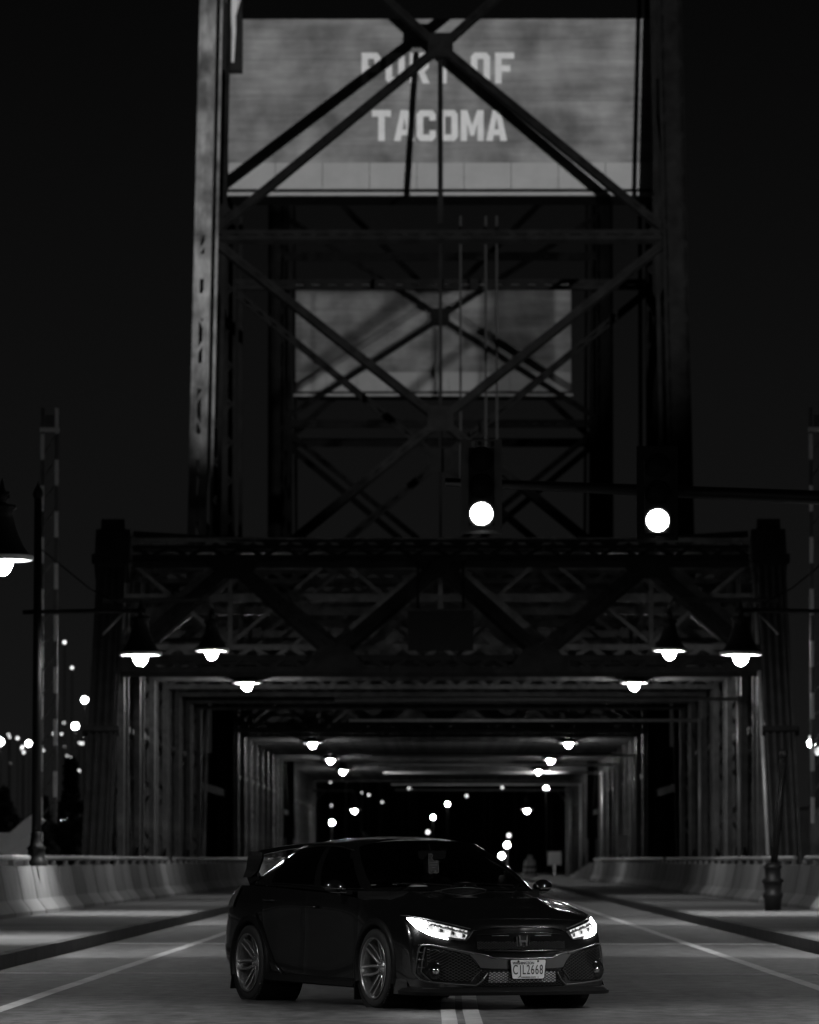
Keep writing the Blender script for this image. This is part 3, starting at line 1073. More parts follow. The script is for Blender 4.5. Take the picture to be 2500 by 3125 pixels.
# ------------------------------------------------------------------ distant town: lamps, trees, sheds
def far_lamp(px, py, D, r, m_, label, grp="distant town lamps"):
    X = (px - 1345) * D / 15625.0
    Z = 1.23 + (2625 - py) * D / 15625.0
    r = r * (0.8 if m_ is E_far and grp == "distant town lamps" else 0.55)
    root = thing("distant_lamp", label, "distant lamp", (X, D, -9), group=grp)
    q = MB().lathe([(0.001, r)] + [(r*math.sin(R(a)), r*math.cos(R(a))) for a in range(20, 180, 20)] + [(0.001, -r)], 10, (X, D, Z))
    obj("globe", q, m_, root, smooth=True)
    q = MB().tube([(X, D + r + 0.15, -9), (X, D + r + 0.15, Z + 0.1)], 0.045, 5)
    obj("post", q, M_iron, root)
    q = MB().lathe([(r*0.3, r*1.45), (r*1.05, r*1.1), (r*1.05, r*1.04)], 10, (X, D, Z))
    obj("cap", q, M_iron, root)
NTH = ["%d%s" % (i, {1: "st", 2: "nd", 3: "rd"}.get(i if i < 20 else i % 10, "th")) for i in range(1, 80)]
left_l = [(0, 2265, 480, .42, 1), (258, 2137, 420, .30, 1), (230, 2217, 520, .40, 1), (238, 2219, 560, .25, 0), (118, 2212, 500, .30, 0), (108, 2240, 480, .32, 0), (88, 2270, 560, .36, 1), (54, 2254, 600, .30, 0),
          (68, 2285, 600, .30, 0), (115, 2285, 620, .3, 0), (196, 1961, 460, .26, 0), (219, 2039, 440, .22, 0), (240, 2355, 430, .3, 0), (198, 2504, 400, .25, 1), (212, 2548, 420, .22, 0), (20, 2432, 420, .3, 0), (165, 2240, 640, .3, 0), (255, 2270, 560, .3, 0), (10, 2490, 400, .22, 0)]
rm_ = random.Random(12)
for q in range(18):
    left_l.append((rm_.randint(0, 262), rm_.randint(2200, 2330), rm_.randint(520, 660), round(rm_.uniform(.10, .24), 3), 0))
for i, (a, b, D, r, br_) in enumerate(left_l):
    far_lamp(a, b, D, r, E_far if br_ else E_dim, "blurred town lamp left of the portal, %s in that cluster counted from the left" % NTH[sorted(left_l).index(left_l[i])])
lat_l = [(517, 2215, 480, .32, 1), (560, 2263, 500, .28, 0), (535, 2263, 520, .28, 0), (537, 2297, 500, .26, 0), (439, 2458, 460, .3, 1), (555, 2433, 480, .2, 0), (430, 2250, 520, .22, 0), (455, 2242, 500, .22, 0), (394, 2325, 520, .2, 0)]
for i, q in enumerate(lat_l):
    far_lamp(*q[:4], E_far if q[4] else E_dim, "%s town light glinting between the left truss columns, %s from the left" % ("bright" if q[4] else "dim", NTH[sorted(lat_l).index(q)]), "town lights between the left truss columns")
right_l = [(2475, 2270, 480, .4, 1), (2473, 2252, 500, .25, 0), (2482, 2292, 520, .3, 0), (2494, 2300, 500, .3, 0), (2496, 2287, 560, .25, 0)]
for i, q in enumerate(right_l):
    far_lamp(*q[:4], E_far if q[4] else E_dim, ["brightest blurred lamp beyond the right edge post", "small dim lamp just above the brightest right lamp", "dim lamp just below the brightest right lamp", "lowest dim lamp hard at the right edge", "dim lamp touching the right edge above the lowest one"][i])
mid_l = [(1058, 2367, 520, .4, 1), (1014, 2511, 470, .4, 1), (977, 2282, 500, .34, 0), (1107, 2293, 520, .3, 0), (1273, 2300, 540, .32, 1), (1252, 2308, 560, .3, 0), (1477, 2284, 540, .3, 0), (1215, 2246, 560, .3, 0), (1105, 2362, 560, .28, 0), (1120, 2365, 560, .28, 0),
         (1250, 2408, 600, .34, 0), (1424, 2367, 600, .28, 0), (1424, 2430, 600, .26, 0), (1366, 2455, 480, .33, 1), (1322, 2495, 460, .33, 1), (1683, 2287, 500, .34, 0), (1667, 2407, 470, .38, 1), (1553, 2550, 430, .3, 0), (1547, 2579, 420, .4, 1), (1531, 2612, 420, .4, 1), (1306, 2540, 430, .3, 0),
         (1350, 2260, 580, .28, 0), (1569, 2270, 560, .25, 0), (1664, 2252, 560, .28, 0), (773, 2532, 380, .38, 0), (1161, 2246, 560, .25, 0), (1124, 2247, 560, .25, 0), (988, 2254, 560, .25, 0)]
rm_ = random.Random(31)
for q in range(26):
    mid_l.append((rm_.randint(960, 1740), rm_.randint(2245, 2470), rm_.randint(480, 620), round(rm_.uniform(.12, .26), 3), 0))
for i, q in enumerate(mid_l):
    side = "left" if q[0] < 1345 else "right"
    far_lamp(q[0], q[1], q[2], q[3], E_far if q[4] else E_dim, "%s far light seen through the bridge above the car, %s from the left" % ("bright" if q[4] else "dim", NTH[sorted(mid_l).index(q)]), "far lights seen through the bridge")

def tree(x, y, z0, hgt, rad, label, seed):
    rng = random.Random(seed)
    root = thing("tree", label, "tree", (x, y, z0), group="dark trees beside the bridge")
    m = MB().tube([(x, y, z0), (x + 0.1, y, z0 + hgt*0.5), (x, y, z0 + hgt*0.95)], 0.3, 8, radii=[0.35, 0.22, 0.04])
    for k in range(10):
        a = rng.uniform(0, 6.28)
        zz = z0 + hgt*rng.uniform(0.3, 0.85)
        m.tube([(x, y, zz), (x + rad*0.7*math.cos(a), y + rad*0.7*math.sin(a), zz + rad*0.4)], 0.06, 5)
    obj("trunk", m, M_bark, root)
    m = MB()
    for k in range(2600):
        t = rng.random() ** 0.8
        zz = z0 + hgt * (0.16 + 0.84*t)
        rr = rad * (1 - t) ** 0.6 * (0.75 + 0.35*math.sin(t*23 + seed)) * math.sqrt(rng.random()) + 0.1
        a = rng.uniform(0, 6.28)
        c = Vector((x + rr*math.cos(a), y + rr*math.sin(a), zz))
        d1 = Vector((rng.uniform(-1, 1), rng.uniform(-1, 1), rng.uniform(-1, 1))).normalized() * rng.uniform(0.12, 0.3)
        d2 = Vector((rng.uniform(-1, 1), rng.uniform(-1, 1), rng.uniform(-1, 1))).normalized() * rng.uniform(0.1, 0.2)
        n = len(m.v)
        m.v += [tuple(c - d1), tuple(c + d2), tuple(c + d1), tuple(c - d2)]
        m.f.append((n, n+1, n+2, n+3))
    obj("crown", m, M_leaf, root, fixn=False)
tree(-23.0, 270, -9, 14.0, 2.0, "dark bushy tree at the far left edge below the town lamps", 1)
tree(-21.3, 275, -9, 13.6, 1.6, "dark tree just left of the striped gate", 2)
tree(-18.9, 262, -9, 15.4, 1.9, "dark tree between the striped gate and the portal", 3)
tree(-26.0, 280, -9, 13.0, 2.4, "dark tree outside the left edge beside the town lamps", 4)

def shed(x0, x1, y0, y1, z1, label):
    root = thing("warehouse", label, "building", ((x0+x1)/2, y0, -9), group="low sheds beside the bridge")
    m = MB().box(x0, x1, y0, y1, -9, z1)
    obj("wall", m, M_wall, root)
    m = MB().prism([(x0-0.4, z1), (x1+0.4, z1), ((x0+x1)/2, z1+1.6)], 'y', y0-0.4, y1+0.4)
    obj("roof", m, M_roofm, root)
    n = 5
    for i in range(n):
        a = lerp(x0, x1, (i+0.3)/n)
        m = MB().box(a, a + (x1-x0)/n*0.4, y0-0.05, y0-0.01, z1-3.0, z1-1.6)
        obj("window", m, M_lens, root)
shed(-34, -22, 300, 330, 2.6, "low dark shed behind the white gate housing at left")
shed(21.5, 36, 290, 320, 4.2, "low shed at the right edge beyond the ribbed post")
# ------------------------------------------------------------------ the car (built in its own axes: +x forward, +y its left)
YAW = R(25.0)
car = thing("car", "black hatchback with headlights on, stopped across the centre line", "car", (-0.285, 44.5, 0.0), YAW - R(90))
M_paint = mat("black car paint", 0.006, 0.22, coat=1.0, spec=0.5)
M_trim = mat("black trim plastic", 0.007, 0.5, spec=0.2)
M_gar = mat("grey metallic garnish", 0.16, 0.32, metal=0.6)
M_edge = mat("satin trim edge", 0.30, 0.25, metal=0.8)
M_tyre = mat("tyre rubber", 0.016, 0.7, bump=0.1, bscale=60)
M_alloy = mat("silver alloy", 0.5, 0.25, metal=0.9)
M_chrome = mat("chrome", 0.8, 0.08, metal=1.0)
M_cool = mat("intercooler aluminium", 0.8, 0.5, metal=0.0, var=0.3, scale=30)
M_plate = mat("plate reflective white", 0.92, 0.35, var=0.04, scale=8)
M_ink = mat("plate ink", 0.015, 0.5)
M_int = mat("cabin fabric", 0.02, 0.8)
M_side = glassmat("privacy glass", 0.03)
M_wind = glassmat("windscreen glass", 0.92)
E_drl = emit("daytime running light", 90.0)
E_led = emit("headlamp module glow", 0.75)
E_refl = emit("headlamp reflector glow", 0.35)
nt_ = E_refl.node_tree                       # faceted reflector: uneven glow
vo_ = nt_.nodes.new("ShaderNodeTexVoronoi")
vo_.inputs["Scale"].default_value = 42
tc_ = nt_.nodes.new("ShaderNodeTexCoord")
mr_ = nt_.nodes.new("ShaderNodeMapRange")
mr_.inputs[1].default_value, mr_.inputs[2].default_value, mr_.inputs[3].default_value, mr_.inputs[4].default_value = 0.1, 0.7, 0.08, 0.75
nt_.links.new(tc_.outputs["Object"], vo_.inputs["Vector"])
nt_.links.new(vo_.outputs["Distance"], mr_.inputs[0])
nt_.links.new(mr_.outputs[0], nt_.nodes["Principled BSDF"].inputs["Emission Strength"])

def cr(P, t):
    i = int(math.floor(t))
    n = len(P)
    i = min(max(i, 0), n - 2)
    u = t - i
    p0, p1, p2, p3 = P[max(i-1, 0)], P[i], P[i+1], P[min(i+2, n-1)]
    if i == 0:
        p0 = [2*a - b for a, b in zip(p1, p2)]
    if i == n-2:
        p3 = [2*a - b for a, b in zip(p2, p1)]
    return tuple(0.5*((2*b) + (-a + c)*u + (2*a - 5*b + 4*c - d)*u*u + (-a + 3*b - 3*c + d)*u**3) for a, b, c, d in zip(p0, p1, p2, p3))

#            shoulder              upper flank            mid                 low                  bottom
BODY = [
 [(2.165, 0.00, .748), (2.235, 0.00, .68), (2.275, 0.00, .52), (2.285, 0.00, .30), (2.265, 0.00, .17)],
 [(2.150, 0.30, .745), (2.220, 0.30, .68), (2.258, 0.30, .52), (2.268, 0.30, .30), (2.250, 0.30, .17)],
 [(2.095, 0.58, .735), (2.150, 0.58, .67), (2.190, 0.58, .52), (2.205, 0.58, .30), (2.190, 0.58, .17)],
 [(1.975, 0.75, .748), (2.050, 0.755, .68), (2.105, 0.755, .53), (2.125, 0.76, .30), (2.115, 0.76, .17)],
 [(1.780, 0.853, .768), (1.880, 0.862, .70), (1.965, 0.870, .55), (2.000, 0.875, .30), (1.995, 0.875, .17)],
 [(1.560, 0.875, .815), (1.680, 0.900, .72), (1.760, 0.920, .56), (1.800, 0.925, .32), (1.800, 0.91, .17)],
 [(1.300, 0.885, .862), (1.360, 0.920, .75), (1.400, 0.938, .60), (1.400, 0.938, .35), (1.400, 0.90, .17)],
 [(0.960, 0.885, .905), (0.960, 0.905, .78), (0.960, 0.915, .60), (0.960, 0.915, .34), (0.960, 0.90, .18)],
 [(0.400, 0.875, .945), (0.400, 0.893, .80), (0.400, 0.890, .60), (0.400, 0.902, .34), (0.400, 0.90, .19)],
 [(-.200, 0.870, .965), (-.200, 0.893, .82), (-.200, 0.888, .60), (-.200, 0.905, .34), (-.200, 0.90, .20)],
 [(-.700, 0.872, .985), (-.700, 0.900, .83), (-.700, 0.900, .62), (-.700, 0.912, .36), (-.700, 0.90, .21)],
 [(-1.08, 0.868, .998), (-1.08, 0.912, .84), (-1.08, 0.925, .64), (-1.08, 0.930, .38), (-1.08, 0.90, .22)],
 [(-1.42, 0.850, 1.005), (-1.42, 0.905, .85), (-1.42, 0.935, .66), (-1.42, 0.938, .42), (-1.42, 0.90, .24)],
 [(-1.80, 0.800, 1.005), (-1.83, 0.865, .86), (-1.88, 0.885, .68), (-1.93, 0.880, .44), (-1.92, 0.85, .26)],
 [(-2.03, 0.680, 1.000), (-2.08, 0.755, .87), (-2.13, 0.770, .70), (-2.20, 0.760, .46), (-2.17, 0.73, .28)],
 [(-2.12, 0.350, 1.000), (-2.17, 0.380, .87), (-2.20, 0.400, .72), (-2.28, 0.400, .46), (-2.24, 0.40, .28)],
 [(-2.13, 0.000, 1.000), (-2.18, 0.000, .87), (-2.21, 0.000, .72), (-2.29, 0.000, .46), (-2.25, 0.00, .28)]]
SUB, VS = 10, 8
WAX = [(1.36, .33), (-1.34, .33)]
ARCH = 0.372
def wall_point(t, v):
    rows = [cr([c[k] for c in BODY], t) for k in range(5)]
    return cr(rows, v)
NT = (len(BODY)-1)*SUB
WALL = [[list(wall_point(i/SUB, j*4/(4*VS)*1.0)) for j in range(4*VS+1)] for i in range(NT+1)]
for col in WALL:                                  # shape the wheel arches
    for p in col:
        p.append(False)
        for (cx_, cz) in WAX:
            dx, dz = p[0]-cx_, p[2]-cz
            r = math.hypot(dx, dz)
            if r < ARCH and p[1] > 0.7:
                p[3] = True
                if r > ARCH - 0.055:
                    p[0], p[2] = cx_ + dx/r*ARCH, cz + dz/r*ARCH
                    p[3] = None
def panel(name, i0, i1, j0, j1, m, parent, side, seam=True):
    b = MB()
    idx = {}
    def vid(i, j):
        if (i, j) not in idx:
            p = WALL[i][j]
            x, y, z = p[0], p[1], p[2]
            if seam and (i in (i0, i1)) and 30 < i < 140:
                y -= 0.007
            idx[(i, j)] = len(b.v)
            b.v.append((x, y*side, z))
        return idx[(i, j)]
    for i in range(i0, i1):
        for j in range(j0, j1):
            q = [(i, j), (i+1, j), (i+1, j+1), (i, j+1)]
            if any(WALL[a][c][3] is True for a, c in q):
                continue
            b.f.append(tuple(vid(a, c) for a, c in q))
    o = obj(name, b, m, parent, smooth=True, local=True)
    return o
JB = 4*VS
doors = []
for side in (-1, 1):
    panel("front_fender", 40, 70, 0, JB, M_paint, car, side)
    fd = panel("front_door", 70, 90, 0, JB-3, M_paint, car, side)
    rd = panel("rear_door", 90, 110, 0, JB-3, M_paint, car, side)
    panel("side_sill", 70, 110, JB-3, JB, M_trim, car, side)
    panel("rear_fender", 110, 135, 0, JB, M_paint, car, side)
    for dd, hx, hz in ((fd, 0.0, .835), (rd, -.93, .885)):
        b = MB()
        b.tube([(hx-0.10, side*0.895, hz), (hx-0.08, side*0.925, hz+.002), (hx+0.08, side*0.925, hz-.004), (hx+0.10, side*0.897, hz-.006)], 0.014, 8)
        obj("door_handle", b, M_paint, dd, smooth=True, local=True)
# bumpers run right across the car
def cross(name, i_end, j0, j1, m, front=True):
    b = MB()
    rng_ = range(0, i_end+1) if front else range(i_end, NT+1)
    cols = [(i, -1) for i in reversed(rng_)] + [(i, 1) for i in rng_][1:] if front else [(i, -1) for i in rng_] + [(i, 1) for i in reversed(rng_)][1:]
    rows = []
    for j in range(j0, j1+1):
        rows.append([(WALL[i][j][0], WALL[i][j][1]*s, WALL[i][j][2]) for i, s in cols])
    b.grid(rows)
    return obj(name, b, m, car, smooth=True, local=True)
fb = cross("front_bumper", 40, 0, JB, M_paint)
rb = cross("rear_bumper", 135, 14, JB, M_paint, False)
tg = cross("tailgate", 135, 0, 14, M_paint, False)
# underbody
b = MB()
ut = [(x, -0.86, 0.19) for x in (2.1, 1.8, 1.0, 0, -1, -1.8, -2.1)]
b.prism([(2.12, -0.7), (2.24, 0), (2.12, 0.7), (1.72, 0.72), (1.0, 0.70), (-1.0, 0.70), (-1.7, 0.72), (-2.15, 0.6), (-2.15, -0.6), (-1.7, -0.72), (-1.0, -0.70), (1.0, -0.70), (1.72, -0.72)], 'z', 0.17, 0.40)
obj("underbody", b, M_trim, car, local=True)
# hood: sections between the two shoulder lines
def sh_at(x):
    best = None
    for i in range(NT):
        a, c = WALL[i][0], WALL[i+1][0]
        if (a[0]-x)*(c[0]-x) <= 0 and a[0] != c[0]:
            t = (x-a[0])/(c[0]-a[0])
            return lerp(a[1], c[1], t), lerp(a[2], c[2], t)
    return WALL[0][0][1], WALL[0][0][2]
def interp(x, X, Y):
    if x <= X[0]:
        return Y[0]
    for k in range(len(X)-1):
        if x <= X[k+1]:
            t = (x-X[k])/(X[k+1]-X[k])
            t2 = t*t*(3-2*t)*0.35 + t*0.65
            return lerp(Y[k], Y[k+1], t2)
    return Y[-1]
def hood_z(x, y):
    ys, zs = sh_at(x)
    zc = interp(x, [0.9, 1.1, 1.5, 1.9, 2.08, 2.165], [0.985, 0.972, 0.915, 0.832, 0.782, 0.748])
    u = min(1.0, abs(y)/max(ys, 0.02))
    z = lerp(zc, zs, u**3.2)
    # power bulge ridges
    ridge = 0.016*math.exp(-((abs(y) - (0.42 + 0.10*(2.1-x)))/0.05)**2) * min(1, max(0, (2.1-x)/0.25))
    return z + ridge
b = MB()
rows = []
xs = [2.163 - 0.003*0] + [2.15 - 0.03*k for k in range(0, 42)]
for x in [2.164, 2.158] + [2.15 - 0.03*k for k in range(0, 42)]:
    ys, zs = sh_at(x)
    rows.append([(x, ys*k/24.0, hood_z(x, ys*k/24.0)) for k in range(-24, 25)])
b.grid(rows)
hood = obj("hood", b, M_paint, car, smooth=True, local=True)
# hood scoop: a low lens-shaped lip open to the front
b = MB()
rows = []
for i in range(9):
    x = 1.00 + 0.17*i/8
    rows.append([(x - 0.05*(k/12)**2, 0.235*k/12, hood_z(x, 0.235*k/12) + 0.002 + 0.030*(i/8)**1.5*(1-(k/12)**2)**0.7) for k in range(-12, 13)])
b.grid(rows)
sc = obj("scoop_lip", b, M_paint, hood, smooth=True, local=True)
b = MB()
b.tube([(1.17 - 0.05*(k/12)**2, 0.235*k/12, hood_z(1.17, 0.235*k/12) + 0.003 + 0.030*(1-(k/12)**2)**0.7) for k in range(-11, 12)], 0.004, 6)
obj("scoop_edge", b, M_gar, hood, local=True, smooth=True)
b = MB()
b.grid([[(1.165 - 0.05*(k/12)**2, 0.22*k/12, hood_z(1.165, 0.22*k/12) + h_*(1-(k/12)**2)**0.7) for k in range(-11, 12)] for h_ in (0.001, 0.027)])
obj("scoop_opening", b, M_trim, hood, local=True)
# cowl
b = MB().prism([(1.16, -.70), (1.16, .70), (0.86, .86), (0.86, -.86)], 'z', 0.90, 0.966)
obj("cowl", b, M_trim, car, local=True)
# hood edge line above the grille
b = MB()
b.tube([(p[0]+.004, p[1], p[2]-.004) for p in [cr([c[0] for c in BODY], t/10) for t in range(26, -1, -1)]] + [(p[0]+.004, -p[1], p[2]-.004) for p in [cr([c[0] for c in BODY], t/10) for t in range(1, 27)]], 0.004, 6)
obj("hood_edge", b, M_paint, hood, local=True)

# greenhouse:   belt                       rail
GH = [
 [(1.130, 0.00, .975), (0.360, 0.00, 1.398)],
 [(1.110, 0.35, .975), (0.340, 0.30, 1.392)],
 [(1.020, 0.62, .970), (0.290, 0.50, 1.370)],
 [(0.890, 0.775, .962), (0.200, 0.580, 1.338)],
 [(0.480, 0.815, .955), (-.02, 0.600, 1.370)],
 [(-.080, 0.825, .972), (-.27, 0.605, 1.380)],
 [(-.600, 0.825, .990), (-.70, 0.600, 1.368)],
 [(-1.00, 0.815, 1.00), (-1.05, 0.580, 1.328)],
 [(-1.45, 0.770, 1.01), (-1.42, 0.545, 1.235)],
 [(-1.80, 0.680, 1.01), (-1.72, 0.490, 1.135)],
 [(-2.00, 0.400, 1.01), (-1.84, 0.340, 1.110)],
 [(-2.04, 0.000, 1.01), (-1.87, 0.000, 1.108)]]
GS, GV = 16, 14
NG = (len(GH)-1)*GS
def gh_point(t, v):
    a = cr([c[0] for c in GH], t)
    r = cr([c[1] for c in GH], t)
    bul = 0.035*math.sin(math.pi*v)
    n = Vector((a[0]*0.3, a[1], 0))
    if n.length > 1e-6:
        n.normalize()
    if t < 2:
        n = Vector((1, 0, 0))
        bul *= 0.8
    return (lerp(a[0], r[0], v) + n.x*bul, lerp(a[1], r[1], v) + n.y*bul, lerp(a[2], r[2], v) + 0.3*bul)
GG = [[gh_point(i/GS, j/GV) for j in range(GV+1)] for i in range(NG+1)]
def gpart(name, sel, m, parent, both=False):
    out = []
    for sides in (((1, -1),) if both else ((1,), (-1,))):
        b = MB()
        for s in sides:
            idx = {}
            for i in range(NG):
                for j in range(GV):
                    if sel(i, j):
                        q = [(i, j), (i+1, j), (i+1, j+1), (i, j+1)]
                        f = []
                        for a in q:
                            if a not in idx:
                                idx[a] = len(b.v)
                                p = GG[a[0]][a[1]]
                                b.v.append((p[0], p[1]*s, p[2]))
                            f.append(idx[a])
                        b.f.append(tuple(f))
        out.append(obj(name, b, m, parent, smooth=True, local=True))
    return out
is_ws = lambda i, j: i < 44 and 1 <= j
is_fw = lambda i, j: 52 <= i < 78 and 1 <= j < 13 and (i >= 52 + (j > 9)*3)
is_rw = lambda i, j: 82 <= i < 117 - max(0, j-6)*1 and 1 <= j < 13
is_bw = lambda i, j: i >= 140 and 2 <= j
gpart("windscreen", is_ws, M_wind, car, True)
for dd, sel in ((0, is_fw), (1, is_rw)):
    gpart("front_side_window" if dd == 0 else "rear_side_window", sel, M_side, car)
gpart("rear_window", is_bw, M_side, car, True)
gpart("pillar_frame", lambda i, j: not (is_ws(i, j) or is_fw(i, j) or is_rw(i, j) or is_bw(i, j)), M_paint, car, True)
# roof
b = MB()
rows = []
for i in range(0, NG+1):
    r = GG[i][GV]
    zc = interp(-r[0], [-.36, -.1, .2, .7, 1.1, 1.5, 1.87], [1.398, 1.424, 1.437, 1.426, 1.385, 1.275, 1.108])
    row = []
    for k in range(-12, 13):
        u = k/12.0
        row.append((r[0], r[1]*u, lerp(zc, r[2], abs(u)**2.4)))
    rows.append(row)
b.grid(rows)
roof = obj("roof", b, M_paint, car, smooth=True, local=True)
b = MB().prism([(-1.5, 0.0), (-1.62, 0.0), (-1.72, 0.075), (-1.68, 0.08)], 'y', -0.012, 0.012)
for v_ in range(len(b.v)):
    p = b.v[v_]
    b.v[v_] = (p[0]+0.75, p[1], p[2]+1.405)
obj("antenna_fin", b, M_paint, roof, local=True)
for s in (-1, 1):                                  # window line mouldings
    b = MB()
    b.tube([(GG[i][GV-1][0], GG[i][GV-1][1]*s*1.004, GG[i][GV-1][2]) for i in range(50, 128, 3)], 0.005, 6)
    obj("roof_moulding", b, M_trim, car, local=True, smooth=True)
    b = MB()
    b.tube([(GG[i][1][0], GG[i][1][1]*s*1.006, GG[i][1][2]) for i in range(50, 118, 3)], 0.006, 6)
    obj("belt_moulding", b, M_trim, car, local=True, smooth=True)
b = MB()
for k, (xa, ya, xb, yb) in enumerate(((1.06, 0.50, 0.80, -0.05), (1.08, -0.10, 0.86, -0.62))):
    b.tube([(1.10, ya, .985), (xa, ya, 1.015), (lerp(xa, xb, .5)+0.05, lerp(ya, yb, .5), 1.03), (1.04, yb, 1.03)], 0.008, 6)
obj("wiper", b, M_trim, car, local=True)

# ray helper on the front of the car
vb = MB()
for o_ in (fb,):
    vv = [tuple(v.co) for v in o_.data.vertices]
    ff = [tuple(p.vertices) for p in o_.data.polygons]
FRONT = BVHTree.FromPolygons(vv, ff)
def fx(y, z, off=0.004):
    h = FRONT.ray_cast(Vector((4, y, z)), Vector((-1, 0, 0)))
    if h[0] is None:
        p = cr([c[0] for c in BODY], 0)
        for k in range(0, 50):
            q = cr([c[0] for c in BODY], k/10)
            if q[1] >= abs(y):
                return q[0] + off
        return 1.8
    return h[0].x + off * (1 + abs(h[1].y) * 0.8)
def poly_at(pts, s):
    L = [0]
    for a, c in zip(pts, pts[1:]):
        L.append(L[-1] + math.hypot(c[0]-a[0], c[1]-a[1]))
    d = s * L[-1]
    for k in range(len(pts)-1):
        if d <= L[k+1] + 1e-9:
            t = (d - L[k]) / max(1e-9, L[k+1]-L[k])
            return (lerp(pts[k][0], pts[k+1][0], t), lerp(pts[k][1], pts[k+1][1], t))
    return pts[-1]
def patch(name, A, Bl, m, parent, off=0.004, side=1, n=30, k=6, thick=0.0):
    """sheet on the nose between two edge lines given as (y, z)"""
    b = MB()
    rows = []
    for i in range(n+1):
        a, c = poly_at(A, i/n), poly_at(Bl, i/n)
        row = []
        for j in range(k+1):
            y, z = lerp(a[0], c[0], j/k), lerp(a[1], c[1], j/k)
            row.append((fx(y, z, off), y*side, z))
        rows.append(row)
    b.grid(rows)
    return obj(name, b, m, parent, smooth=True, local=True)
def strip(name, pts, r, m, parent, off=0.006, side=1, n=40):
    b = MB()
    P = []
    for i in range(n+1):
        y, z = poly_at(pts, i/n)
        P.append((fx(y, z, off), y*side, z))
    b.tube(P, r, 6)
    return obj(name, b, m, parent, smooth=True, local=True)
def diamond(name, A, Bl, m, parent, off, side=1, du=0.045, r=0.0022, slope=0.55):
    """crossed mesh bars inside the region between two edge lines running in y"""
    b = MB()
    y0, y1 = min(p[0] for p in A + Bl), max(p[0] for p in A + Bl)
    def edge(E_, y):
        E_ = sorted(E_)
        if y <= E_[0][0]:
            return E_[0][1]
        for a, c in zip(E_, E_[1:]):
            if y <= c[0]:
                return lerp(a[1], c[1], (y-a[0])/max(1e-9, c[0]-a[0]))
        return E_[-1][1]
    for sg in (-1, 1):
        c0 = -1.2
        while c0 < 1.2:
            seg = []
            steps = 60
            for q in range(steps+1):
                y = lerp(y0, y1, q/steps)
                z = 0.35 + sg*slope*(y - c0)
                zt_, zb_ = edge(A, y), edge(Bl, y)
                if min(zt_, zb_) < z < max(zt_, zb_):
                    seg.append((fx(y, z, off), y*side, z))
                else:
                    if len(seg) > 1:
                        b.tube([seg[0], seg[len(seg)//2], seg[-1]] if len(seg) > 2 else seg, r, 4, cap=False)
                    seg = []
            if len(seg) > 1:
                b.tube([seg[0], seg[len(seg)//2], seg[-1]] if len(seg) > 2 else seg, r, 4, cap=False)
            c0 += du
    return obj(name, b, m, parent, local=True)

